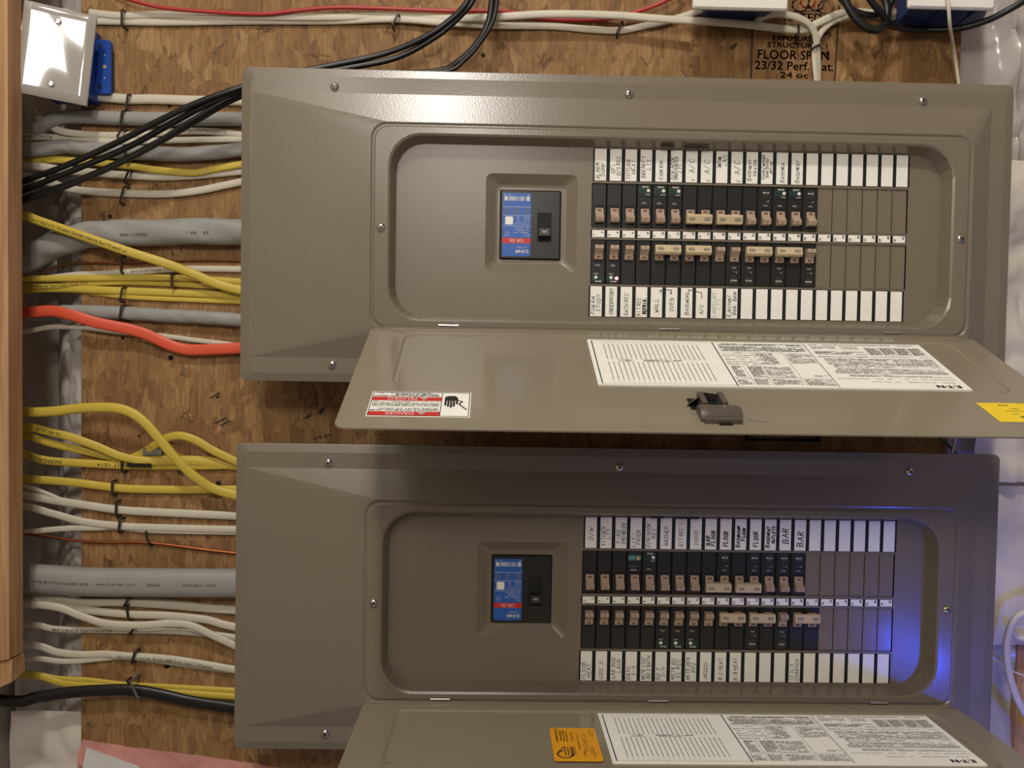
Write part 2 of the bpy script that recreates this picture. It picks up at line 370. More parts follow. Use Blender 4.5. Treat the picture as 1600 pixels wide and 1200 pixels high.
# ---------------------------------------------------------------- setting
def grid_sheet(name, x0, y0, x1, y1, nx, ny, zf, mt):
    mb = MB(); vs = []
    for j in range(ny+1):
        for i in range(nx+1):
            x = x0+(x1-x0)*i/nx; y = y0+(y1-y0)*j/ny; vs.append((x, y, zf(x, y)))
    mb.add(vs, [(j*(nx+1)+i, j*(nx+1)+i+1, (j+1)*(nx+1)+i+1, (j+1)*(nx+1)+i) for j in range(ny) for i in range(nx)], mt)
    return mb
mb = MB(); mb.box(-40, -60, -10.6, 78, 100, -10, mat('concrete', srgb(150, 142, 132), .9, var=.15)); o = mb.top('wall_back', 'grey foundation wall behind the insulation', 'wall', kind='structure')
mb = MB(); mb.box(76.7, -60, -10, 78, 100, 110, mat('concrete', srgb(150, 142, 132), .9)); mb.top('floor', 'grey concrete basement floor below the panels', 'floor', kind='structure')
mb = MB(); mb.box(-17.2, -130, -10, -16.4, 110, 130, mat('ceiling_white', srgb(214, 208, 196), .9)); mb.top('ceiling', 'off-white ceiling above the panels', 'ceiling', kind='structure')
def nz(x, y, s, k=0): return noise.noise(Vector((x*s, y*s, k)))
# pink insulation blankets
def ins(name, x0, y0, x1, y1, zt, label, k):
    mb = grid_sheet(name, x0, y0, x1, y1, 24, 60, lambda x, y: zt+.35*nz(x, y, .35, k)+.15*nz(x, y, 1.3, k), PINK)
    mb.box(x0, y0, -9.95, x1, y1, zt-.5, PINK)
    return mb.top('insulation_batt', label, 'insulation', smooth=True, recalc=False)
ins('i', -15.8, -14, -9.7, 60, -9.1, 'pink fibre insulation showing through the clear plastic above the strand board', 1)
ins('i', 36.6, -14, 60, 60, -6.2, 'pink fibre insulation below the strand board behind the right-hand plastic', 5)
mb = MB(); vs = []; NX, NY = 40, 14
for j in range(NY+1):
    for i in range(NX+1):
        x = -9.5+12*i/NX; yt = 34.75+.135*(x+9.5)+.12*nz(x, 0, .8, 3); y = yt+(39.5-yt)*j/NY; vs.append((x, y, -3.97+.55*(min(1, (y-yt)/.9))**.5+.22*nz(x, y, .9, 9)*min(1, (y-yt)/.5)))
mb.add(vs, [(j*(NX+1)+i, j*(NX+1)+i+1, (j+1)*(NX+1)+i+1, (j+1)*(NX+1)+i) for j in range(NY) for i in range(NX)], PINK)
mb.top('insulation_batt', 'pink fibre insulation along the bottom edge of the picture beside the board', 'insulation', smooth=True, recalc=False)

# poly sheeting
def fold(x, y, a, k):
    return a*(abs(nz(x*.6, y*1.4, .45, k))*1.6+.5*abs(nz(x, y, 1.2, k+3)))
def zl(x, y):
    t = max(0, min(1.6, (-9.7-x)/2.2)); return -5.15-1.4*t*t+.38*abs(nz(x*1.0, y*.5, .9, 2))+.12*abs(nz(x*2, y, 1.6, 3))
mb = grid_sheet('p', -15.8, -14, -9.63, 37.5, 60, 300, zl, POLY)
mb.top('plastic_sheet', 'clear wrinkled plastic sheeting strip behind the cable bundles under the joist', 'plastic sheet', smooth=True, recalc=False)
mb = grid_sheet('p', -13.6, 33.4, -8.95, 42, 30, 50, lambda x, y: -4.55+.35*abs(nz(x, y, .5, 4))+.05*(y-33), POLYW)
mb.top('plastic_sheet', 'pale plastic sheeting flap in the lower left corner of the picture', 'plastic sheet', smooth=True, recalc=False)
def zr(x, y):
    ridge = .8*math.exp(-((x-40.5-.05*(y-2))/.35)**2)
    return -5.0+ridge*(1 if y < 8 else .4)+fold(x*.7, y*.6, .5, 7)+.03*(x-37)
mb = grid_sheet('p', 37.28, -14, 62, 44, 90, 200, zr, POLY)
mb.top('plastic_sheet', 'clear wrinkled plastic sheeting over insulation along the right edge', 'plastic sheet', smooth=True, recalc=False)
mb = grid_sheet('p', 38.3, 3.0, 54, 20.0, 50, 60, lambda x, y: -3.3+fold(x*.8, y*.5, .7, 12)+.12*math.sin(x*1.1+y*.4), POLYW)
mb.top('plastic_sheet', 'bright white crumpled sheeting right of the upper panel', 'plastic sheet', smooth=True, recalc=False)
mb = grid_sheet('p', 39.2, 20.3, 46.5, 29.0, 30, 30, lambda x, y: -3.6+fold(x*.6, y*.4, .4, 15), POLYW)
mb.top('plastic_sheet', 'cream white sheeting right of the lower panel', 'plastic sheet', smooth=True, recalc=False)
# white facing flap, bottom
mb = MB(); P = [unp(*p, -3.4) for p in ((135, 1168), (218, 1198), (232, 1262), (118, 1262))]
mb.add([(a, b, -3.40+.03*i) for i, (a, b) in enumerate(P)]+[(a, b, -3.46+.03*i) for i, (a, b) in enumerate(P)], [(0, 1, 2, 3), (7, 6, 5, 4), (0, 1, 5, 4), (1, 2, 6, 5), (2, 3, 7, 6), (3, 0, 4, 7)], FOIL)
mb.top('facing_flap', 'white glossy facing flap standing up at the bottom edge beside the board', 'plastic flap')

# strand board
board = empty('strand_board', 14, 15, -4.36, 'tan oriented strand board panel that carries both electrical panels', 'board')
def on_board(x, y, z): return (x-14, y-15, z+4.36)
mb = MB(); mb.box(-9.62, -16, -4.72, 37.25, 37.2, -4, OSB, ch=.03); mb.build('board', board, on_board)
# printed grade stamp (the stamp reads upright in the photograph)
mb = MB(); ST = mat('stamp_ink', srgb(72, 48, 28), .8)
def st(t, px, py, hpx, wpx): x, y = unp(px, py, -4); text(mb, t, x, y, hpx/29.2, -3.994, ST, 'N', wpx/29.2, bold=.014)
st('EXPOSURE 1', 1242, 60, 8, 70); st('STRUCTURAL I', 1246, 71, 8, 94); st('FLOOR SPAN', 1240, 86, 14, 112); st('®', 1292, 85, 8, 8)
st('23/32 Perf. Cat.', 1241, 103, 13, 124); st('24 oc', 1241, 117.5, 9, 44); st('24 oc', 1282, 51, 8, 34); st('RATED', 1255, 27, 12, 60)
for x0, y0, x1, y1, wd in ((1176, 38, 1173, 126, 3.2), (1311, 10, 1304, 128, 3.2), (1236, 18, 1282, 18, 2), (1180, 42, 1308, 42, 1.6)):
    stroke(mb, [unp(x0, y0, -4), unp(x1, y1, -4)], wd/29, -3.993, ST)
mb.build('grade_stamp', board, on_board, recalc=False)['label'] = 'dark printed grade stamp reading FLOOR SPAN 23/32 Perf. Cat.'
mb = MB(); rgs = random.Random(3)
for px, py in ((1250, 8), (1275, 6), (1262, 2), (1290, 12)):
    x, y = unp(px, py, -4)
    pts = [(x+.42*math.cos(a*.7), y+.36*math.sin(a*.7)) for a in range(8)]; stroke(mb, pts, .1, -3.993, ST if px != 1262 else mat('stamp_red', srgb(150, 40, 34), .8))
mb.build('stamp_emblem', board, on_board, recalc=False)
mb = MB()
for px, py, l in ((505, 682, 30), (345, 657, 18), (335, 618, 14), (480, 650, 10), (500, 643, 6), (145, 40, 8), (1145, 72, 8), (352, 661, 16)):
    x, y = unp(px, py, -4)
    for k in range(4):
        a = x+(k/4-.5)*l/29; stroke(mb, [(a, y-.3*(k/4-.5)), (a+.12, y-.08-.3*(k/4-.5)), (a+.16, y+.05-.3*(k/4-.5))], .05, -3.993, GAPB)
mb.build('chalk_mark', board, on_board, recalc=False)
NAILM = mat('nail_head', srgb(30, 26, 22), .5, metal=.6)
for px, py, r in ((267, 559, 4), (261, 1040, 4.5), (172, 338, 3), (341, 756, 4), (340, 620, 2), (192, 528, 2.5), (265, 165, 3.4), (217, 681, 1.6), (755, 86, 3)):
    x, y = unp(px, py, -4); mb = MB(); mb.disc(x, y, r/29, -4, NAILM, 10, .05); mb.build('nail_head', board, on_board)

# joist boards at the left
JX = unp(35, 600, -1.3)[0]; JN = CC[2]-(CC[2]+1.3)*(800-35+23)/(800-12+23)
JZ = -1.3
def jy(px, py, z): return unp(px, py, z)[1]
mb = MB()
a0, a1 = jy(35, 1018, JZ), jy(10, 1030, JN)
mb.loft([[(JX-6, -16, JZ), (JX, -16, JZ), (JX, -16, JN), (JX-6, -16, JN)], [(JX-6, a0+1.2, JZ), (JX, a0, JZ), (JX, a1, JN), (JX-6, a1+1.2, JN)]], PINE, True, True)
mb.top('ceiling_joist', 'pale pine joist running along the left edge in front of the cables', 'joist')
mb = MB(); b0, b1 = jy(37, 1048, JZ), jy(14, 1068, JN)
mb.loft([[(JX-6, a0+1.3, JZ), (JX+.06, a0+.08, JZ), (JX+.05, a1+.06, JN-.15), (JX-6, a1+1.3, JN-.15)], [(JX-6, b0+3.2, JZ), (JX+.10, b0, JZ), (JX+.02, b1, JN-.15), (JX-6, b1+2.6, JN-.15)]], PINE, True, True)
mb.top('wood_block', 'splintered pine block butted against the lower end of the joist', 'wood block')

# ---------------------------------------------------------------- electrical panels
L_, H_ = 37.73, 15.11
PITCH = .75
def cover(root):
    mb = MB()
    R = [rrect(.03, .03, L_-.03, H_-.03, .3, -.5), rrect(0, 0, L_, H_, .3, -.42), rrect(0, 0, L_, H_, .3, -.1), rrect(.03, .03, L_-.03, H_-.03, .28, -.09),
         rrect(.45, .40, L_-.45, H_-.40, .2, .0), rrect(.5, 1.17, L_-1.15, H_-1.17, .05, .0),
         rrect(6.28, 2.60, 35.55, 12.58, .75, .40), rrect(6.34, 2.66, 35.49, 12.52, .72, .38), rrect(6.38, 2.70, 35.45, 12.48, .7, .34), rrect(6.44, 2.76, 35.39, 12.42, .68, .34), rrect(6.52, 2.84, 35.31, 12.34, .64, .40),
         rrect(7.12, 3.10, 34.66, 12.10, 1.55, .40), rrect(7.22, 3.20, 34.56, 12.0, 1.5, .34), rrect(7.4, 3.36, 34.42, 11.86, 1.4, -.3), rrect(7.44, 3.4, 34.38, 11.82, 1.38, -.42)]
    # the door frame recess narrows towards the breakers; close towards the deadfront sheet
    mb.loft(R, PAINT)
    return mb.build('cover', root, smooth=True, angle=14)
def deadfront(root):
    mb = MB(); zd = -.44
    x0, y0, x1, y1 = 7.3, 3.2, 34.7, 12.05
    # sheet with openings: build as grid of cells, skipping pocket and breaker openings
    px0, py0, px1, py1 = 11.72, 4.66, 16.42, 9.66
    gx0, gx1 = 17.03, 17.03+PITCH*21
    xs = [x0, px0, px1, gx0, gx1, x1]
    def cell(a, b, c, d): mb.quad(a, b, c, d, zd, PAINT2)
    cell(x0, y0, px0, y1); cell(px0, y0, px1, py0); cell(px0, py1, px1, y1); cell(px1, y0, gx0, y1); cell(gx1, y0, x1, y1)
    cell(gx0, y0, gx1, 5.12); cell(gx0, 7.33, gx1, 7.88); cell(gx0, 10.10, gx1, y1)
    # pocket around the main breaker
    lp = [rrect(px0, py0, px1, py1, .02, zd), rrect(px0+.1, py0+.1, px1-.1, py1-.1, .3, zd-.0), rrect(px0+.16, py0+.16, px1-.16, py1-.16, .3, zd-.05),
          rrect(12.28, 5.22, 15.82, 9.12, .22, zd-.35), rrect(12.4, 5.34, 15.7, 9.0, .15, zd-.38), rrect(12.52, 5.48, 15.56, 8.92, .08, zd-.38), rrect(12.52, 5.48, 15.56, 8.92, .08, zd-.6)]
    mb.loft(lp, PAINT2)
    # folded edges round the breaker slots
    for ya, yb in ((5.12, 7.33), (7.88, 10.10)):
        mb.box(gx0, ya-.03, zd-.3, gx1, ya+.012, zd+.02, PAINT2); mb.box(gx0, yb-.012, zd-.3, gx1, yb+.03, zd+.02, PAINT2)
    # latch catch slots
    mb.box(20.3, 3.34, zd+.35, 20.95, 3.39, zd+.5, GAPB); mb.box(21.5, 3.36, zd+.32, 22.7, 3.41, zd+.46, GAPB)
    mb.build('deadfront', root, smooth=True, angle=20, recalc=False)
def box_(root):
    a = (.55, 1.35, L_-.6, H_-.75); b = (.62, 1.42, L_-.67, H_-.82)
    mb = MB(); mb.loft([rrect(*a, .05, -3.98), rrect(*a, .05, -.45), rrect(*b, .03, -.45), rrect(*b, .03, -3.9)], PAINT, True, True); mb.build('enclosure', root)
def screw(root, x, y, z, a=0):
    mb = MB(); n = 14; loops = []
    for r, h in ((.215, 0), (.215, .03), (.19, .075), (.13, .115), (.06, .13)):
        loops.append([(r*math.cos(k*2*math.pi/n), r*math.sin(k*2*math.pi/n), h) for k in range(n)])
    mb.loft(loops, ZINC, False, True)
    for q in (0, 1):
        t = a+q*math.pi/2; c_, s_ = math.cos(t), math.sin(t)
        mb.add([(c_*u-s_*v, s_*u+c_*v, zz) for u, v, zz in ((-.11, -.022, .125), (.11, -.022, .125), (.11, .022, .125), (-.11, .022, .125), (-.11, -.022, .137), (.11, -.022, .137), (.11, .022, .137), (-.11, .022, .137))],
               [(4, 5, 6, 7), (0, 1, 5, 4), (1, 2, 6, 5), (2, 3, 7, 6), (3, 0, 4, 7)], GAPB)
    mb.build('screw', root, loc=(x, y, z), smooth=True, angle=40)

def toggle(root, brk_loc, row, two, lay):
    """handle; row=+1 top row (block leans towards +y), -1 bottom row. coords relative to breaker origin (slot left edge, row centre)"""
    key = ('tog', row, two, lay)
    def Y(y): return y*row
    mb = MB()
    poles = (0, PITCH) if two else (0,)
    for p in poles:
        a, b = p+.19, p+.59
        mb.prism_x([(Y(.10), -.02), (Y(.14), .10), (Y(.36), .13), (Y(.44), .20), (Y(.62), .42), (Y(.80), .36), (Y(.84), -.02)], a, b, TOG)
        mb.quad(a+.1, min(Y(.19), Y(.28)), b-.1, max(Y(.19), Y(.28)), .128, BROWNP)
        if not two:
            f = lambda u, v, z: (a+.2+u, Y(.71)+v, z)
            text(mb, '15', a+.2, Y(.755), .075, .4, BROWNP, 'N' if row < 0 else 'S'); text(mb, 'ON', a+.2, Y(.67), .07, .408, BROWNP, 'N' if row < 0 else 'S', .2)
    if two:
        mb.prism_x([(Y(.38), .22), (Y(.40), .44), (Y(.50), .52), (Y(.84), .44), (Y(.86), .30), (Y(.8), .2)], .14, PITCH+.64, TIE)
        for p in poles:
            mb.add([(p+.26, Y(.58), .508), (p+.54, Y(.58), .508), (p+.54, Y(.72), .476), (p+.26, Y(.72), .476)], [(0, 1, 2, 3)], PRINTG)
            text(mb, '20', p+.4, Y(.65), .1, .505, TIE, 'N' if row < 0 else 'S', .2)
    return mb
BZ = -.50
_bc = {}
def breaker(root, slot, row, kind, two=False, tpole=-1, led=False, yoff=0):
    """row +1 = upper row in the picture. kind: plain, text, test, gfi"""
    x = 17.03+PITCH*slot; yc = 6.225 if row > 0 else 8.99
    key = (row, kind, two, tpole, led)
    if key in _bc:
        b, t, k = _bc[key]; o = copy_at(b, root, (x, yc, BZ)); tt = copy_at(t, o, (0, 0, 0)); tt.name = 'toggle'; o.name = 'circuit_breaker'
        if k: kk = copy_at(k, o, (0, 0, 0)); kk.name = 'test_button'
        return o
    mb = MB(); d = 'S' if row > 0 else 'N'; Y = lambda y: y*row
    n = 2 if two else 1
    for p in range(n):
        a = p*PITCH
        mb.box(a+.015, -1.1, -.9, a+PITCH-.015, 1.1, 0, BLACK, ch=.035)
        mb.box(a+.07, -1.02, 0, a+.10, 1.02, .012, BLACK); mb.box(a+PITCH-.1, -1.02, 0, a+PITCH-.07, 1.02, .012, BLACK)
        mb.quad(a+.15, -.03 if row > 0 else -.92, a+.62, .92 if row > 0 else .03, .003, GAPB)
        kd = kind if (tpole == -1 or tpole == p) else 'plain'
        cx = a+.40; z = .014
        if kd == 'text':
            logo(mb, cx, Y(-.80), .075, z, WHITEP, d); text(mb, 'Type CH', cx, Y(-.93), .05, z, WHITED, d, .28)
            mb.quad(cx-.15, Y(-.70)-.006, cx+.15, Y(-.70)+.006, z, WHITED); text(mb, 'HACR', cx, Y(-.6), .04, z, WHITED, d, .17)
            text(mb, 'TRIP', cx, Y(-.17), .06, z, WHITEP, d, .22)
            mb.quad(cx-.1, min(Y(-.36), Y(-.345)), cx+.12, max(Y(-.36), Y(-.345)), z, WHITED)
            mb.add([(cx+.08, Y(-.36), z), (cx+.14, Y(-.36), z), (cx+.14, Y(-.43), z)], [(0, 1, 2)], WHITEP)
        if kd == 'test':
            ya, yb = sorted((Y(-1.02), Y(-.50))); mb.box(a+.05, ya, 0, a+PITCH-.05, yb, .03, BLACK)
            ya, yb = sorted((Y(-.90), Y(-.66))); mb.quad(a+.07, ya, a+PITCH-.08, yb, .033, GREEN)
            logo(mb, cx, Y(-.96), .075, .035, WHITEP, d); text(mb, 'TEST', cx+(.12 if row > 0 else -.12), Y(-.59), .065, .035, WHITEP, d, .25)
            mb.disc(cx-(.17 if row > 0 else -.17), Y(-.77), .045, .036, GAPB, 8)
            text(mb, 'TRIP', cx-.04, Y(-.17), .065, z, WHITEP, d, .24)
            if row < 0: lines(mb, cx-.12, Y(-.42), cx+.12, Y(-.24), z, WHITED, .05, .3, 4)
            if led: mb.disc(cx+.16, Y(-.80), .085, .036, LEDR, 12, .03); mb.disc(cx+.16, Y(-.80), .06, .07, mat('led_core', (1, .5, .5, 1), .4, emit=((1, .35, .35, 1), 14)), 10)
        if kd == 'gfi':
            ya, yb = sorted((Y(-.86), Y(-.60))); mb.box(a+.05, ya, 0, a+PITCH-.05, yb, .02, TEAL)
            text(mb, 'TEST', cx-.14, Y(-.73), .06, .024, WHITEP, d, .24)
            logo(mb, cx-.06, Y(-.12), .075, z, WHITEP, d); lines(mb, cx-.2, Y(-.32)-.04, cx+.2, Y(-.32)+.04, z, WHITED, .05, .4, 8)
    b = mb.build('circuit_breaker', root, loc=(x, yc, BZ))
    t = toggle(root, None, row, two, 0).build('toggle', b)
    k = None
    if kind in ('test', 'gfi'):
        kb = MB()
        kb.disc(.40+(.15 if row > 0 else -.12), Y(-.77 if kind == 'test' else -.72), .085, .03, BTN if kind == 'test' else BTNY, 12, .05)
        k = kb.build('test_button', b, smooth=True)
    _bc[key] = (b, t, k); return b
_fc = []
def filler(root, slot, row):
    x = 17.03+PITCH*slot; yc = 6.225 if row > 0 else 8.99
    if _fc: return copy_at(_fc[0], root, (x, yc, BZ))
    mb = MB(); mb.box(.015, -1.095, -.3, PITCH-.02, 1.095, .0, FILL, ch=.02); mb.box(.0, -1.1, -.3, .05, 1.1, .045, FILL)
    mb.add([(.03, -1.09, .04), (PITCH-.04, -1.09, .045), (PITCH-.04, -1.02, .002), (.03, -1.03, .02)], [(0, 1, 2, 3)], FILL)
    o = mb.build('filler_plate', root, loc=(x, yc, BZ)); _fc.append(o); return o

def strip(root, name, x0, y0, y1, gap=.17):
    mb = MB(); mb.box(x0-.05, y0, -.44, x0+PITCH*21-.05, y1, -.425, GAPB); mb.build(name, root)
_blank = {}
def paper(root, slot, x0, y0, y1, words, first):
    w0, w1 = .03, .60
    x = x0+PITCH*slot
    if not words:
        k = round(y1-y0, 3)
        if k in _blank: return copy_at(_blank[k], root, (x, y0, -.425))
    mb = MB(); mb.box(w0, .02, 0, w1, y1-y0-.02, .012, PAPER)
    for (t, cx, cy, h, mw, ink, wd) in (words or ()): hand(mb, t, cx, cy, h, .018, ink, wd, maxw=mw, lim=y1-y0)
    o = mb.build('circuit_label', root, loc=(x, y0, -.425), recalc=False)
    if not words: _blank[round(y1-y0, 3)] = o
    return o
def W(*ls, ink=None, wd=.024, y=.85, h=.19, mw=1.25):
    """handwritten lines laid side by side along x, reading up the picture"""
    n = len(ls); out = []
    pos = {1: [.32], 2: [.18, .44], 3: [.12, .30, .49]}[n]
    for i, (t, p) in enumerate(zip(ls, pos)):
        yy = y-(.12 if (i and n == 2) else 0)
        out.append((t, p, yy, h*(1 if n < 3 else .8), mw, ink or INK, wd))
    return out
B = dict(ink=INKB, wd=.042)
UT = [W('ALARM', 'SUMP', y=1.15, mw=.8), W('GFI', 'O/S REC', y=.95, mw=.95), W('1ST FLOOR', 'HEAT', y=.98, mw=1), W('BRENKFT', 'LTS', y=.85, mw=1.1), W('FAM RM', y=1.0, mw=1.0, h=.18),
      W('DIN-NOOK', 'UNDCOUNTER', 'LTS', y=.88, mw=1.15), W('[ A/C', y=.92, h=.26), W('[ A/C', y=1.0, h=.26), W('2nd Floor', '[ A/C', y=.55, mw=.55), W('[ A/C', y=1.0, h=.26),
      W('Basement', 'Heater', y=.9), W('Stove/washer', 'Bar Bath/', 'office', y=.75), W('Basemen', y=1.02, h=.2), W('Basement', y=1.0, h=.2)]
UB = [W('POW RM', 'STUDY', y=.95, mw=.9), W('CONSERVATORY', y=.75, h=.19, mw=1.3), W('BATH REC', y=.95, h=.19, mw=1.1), W('KIT REC', 'REFRIG.', y=.98, mw=.9), W('WALL', y=.9, h=.2, mw=.75), W('OVEN', y=.85, h=.2, mw=.7),
      W('Basement', y=.8, h=.2, mw=1.1), W('A/C', y=1.05, h=.18, mw=.5), W('LANDSCAPE', 'LTS', y=.9, ink=INKL, wd=.016), W('Ejector/', 'Base. Bath', y=.85, wd=.026, mw=1.15)]
UB[3][1] = ('REFRIG.', .47, .92, .17, .85, INKB, .045)
LT = [W('D/W', y=.85, h=.22, mw=.7), W('KITCHEN', 'LTS', y=.95, mw=.95), W('FIRE', 'SPRINKLER', y=.95, mw=1.1), W('LIV -', 'FOYER', y=1.1, mw=.75), W('DIN-NOOK', 'REC', y=.9), W('WASHER', y=.9, h=.2, mw=1), W("KIT REC'S", y=.8, h=.2, mw=1.2),
      W('HOOD', y=.95, h=.2, mw=.75), W('BAR', 'FLOOR', y=1.1, mw=.8, **B), W('FLOOR', y=1.0, h=.22, mw=.8, **B), W('Bathroom', 'Floor', y=.9, mw=1.1, **B), W('FLOOR', y=1.0, h=.22, mw=.8, **B), W('Basement', 'outlets', y=.9, mw=1.1, **B), W('BAR', y=.8, h=.3, mw=.9, **B), W('BAR', y=.95, h=.3, mw=.9, **B)]
LB = [W('FLOOR', 'HEAT', y=1.1, mw=.9), W("GDO'S", y=1.05, h=.2, mw=.95), W('GAR MUD', 'LAUN', y=.85, mw=1.2), W('BATH', '3-4', y=1.1, mw=.65), W('MSTR STDY', 'BD 2 BATH', y=.9, mw=1.15), W('BD 3', '3-4', y=1.15, mw=.65), W('MSTR BD', 'EL REC', y=.95, mw=1.1),
      W('MSTR DEN', 'BD2', y=.9, mw=1.15), W('JACUZZI', y=1.05, h=.17, mw=.95), W('B 2 HEAT', y=.85, h=.17, mw=1.15), W('B.B HEAT', y=.85, h=.18, mw=1.15), None, None, None, W('TESLA', 'CHARGER', y=1.0, ink=INKL, mw=1.1)]
LB[14][1] = ('CHARGER', .44, .85, .18, 1.15, INK, .022)

def main_breaker(root):
    mb = MB(); z0 = -.66
    mb.box(12.56, 5.52, -1.2, 15.52, 8.89, z0, BLACK, ch=.05)
    mb.box(12.60, 5.56, z0, 14.09, 8.85, z0+.02, BLACK)
    # handle well
    mb.box(14.40, 6.60, z0, 15.06, 6.64, z0+.015, GAPB); mb.box(14.40, 8.0, z0, 15.06, 8.03, z0+.015, GAPB); mb.box(14.38, 6.6, z0, 14.41, 8.03, z0+.015, GAPB); mb.box(15.05, 6.6, z0, 15.08, 8.03, z0+.015, GAPB)
    mb.quad(14.41, 6.64, 15.05, 8.0, z0+.004, GAPB)
    o = mb.build('main_breaker', root)
    mb = MB(); zz = z0+.025
    lp = rrect(12.66, 5.66, 14.06, 8.76, .07, zz); mb.loft([[(a, b, zz-.006) for a, b, c in lp], lp], BLUEL, False, True)
    X = lambda px: 12.66+(px-786)*(1.40/43.3); Y = lambda py: 5.66+(py-301.5)*(3.10/98.8); zt = zz+.006
    mb.quad(12.66, Y(372), 14.06, Y(380.3), zt-.002, REDL); text(mb, 'CSR 25k', X(807.5), Y(376.2), .15, zt, WHITEP, 'S', .69)
    logo(mb, X(817), Y(393), .17, zt, WHITEP, 'S'); text(mb, 'Circuit Breaker', X(816), Y(387), .06, zt, WHITEP, 'S', .5)
    for yy in (323.3, 336.7, 353): mb.quad(12.66, Y(yy)-.008, 14.06, Y(yy)+.008, zt, WHITEP)
    rg = random.Random(5); x = X(788.5); mb.quad(X(788.5), Y(306.8), X(794), Y(313.6), zt, WHITEP); mb.quad(X(822), Y(306.8), X(827), Y(313.6), zt, WHITEP); x = X(796)
    while x < X(821):
        wd = rg.choice((.02, .035, .06)); mb.quad(x, Y(306.8), x+wd, Y(313.6), zt, WHITEP); x += wd+rg.choice((.02, .03, .05))
    q = rrect(X(790), Y(338.5), X(802), Y(351), .05, zt); mb.add(q, [tuple(range(len(q)))], PAPER)
    for i, (t, cx, cy, wdt) in enumerate((('200 A', 824, 367.5, .25), ('2 Pole', 793, 367.5, .26), ('120/240 V~  60Hz', 814, 363.5, .75), ('40°C', 793, 363.5, .22), ('Cat. CSR2200N', 817, 359.7, .6), ('Style 7800X910', 815, 355.8, .72),
         ('Interrupting Capacity', 815, 350, .72), ('Max Volts  Amperes', 817, 346.5, .66), ('Voltage', 823, 342.8, .3), ('25', 810, 342.8, .1), ('120/240 V~', 822, 339.5, .34), ('10', 810, 339.5, .1))):
        text(mb, t, X(cx), Y(cy), .065, zt, WHITEP, 'S', wdt)
    for cx in (791.5, 806, 823):
        for k, yy in enumerate((333.5, 330.8, 328.2, 325.8)): mb.quad(X(cx)-.12+.02*k, Y(yy)-.02, X(cx)+.12, Y(yy)+.02, zt, WHITED)
    for cx in (789, 796, 826): mb.quad(X(cx)-.05, Y(304.2)-.015, X(cx)+.05, Y(304.2)+.015, zt, WHITEP)
    mb.build('rating_label', o, recalc=False)
    mb = MB(); mb.prism_x([(7.36, z0), (7.40, z0+.32), (7.78, z0+.38), (7.97, z0)], 14.45, 15.01, BLACK)
    text(mb, '200', 14.74, 7.58, .12, z0+.365, WHITEP, 'S', .26); mb.build('breaker_handle', o)

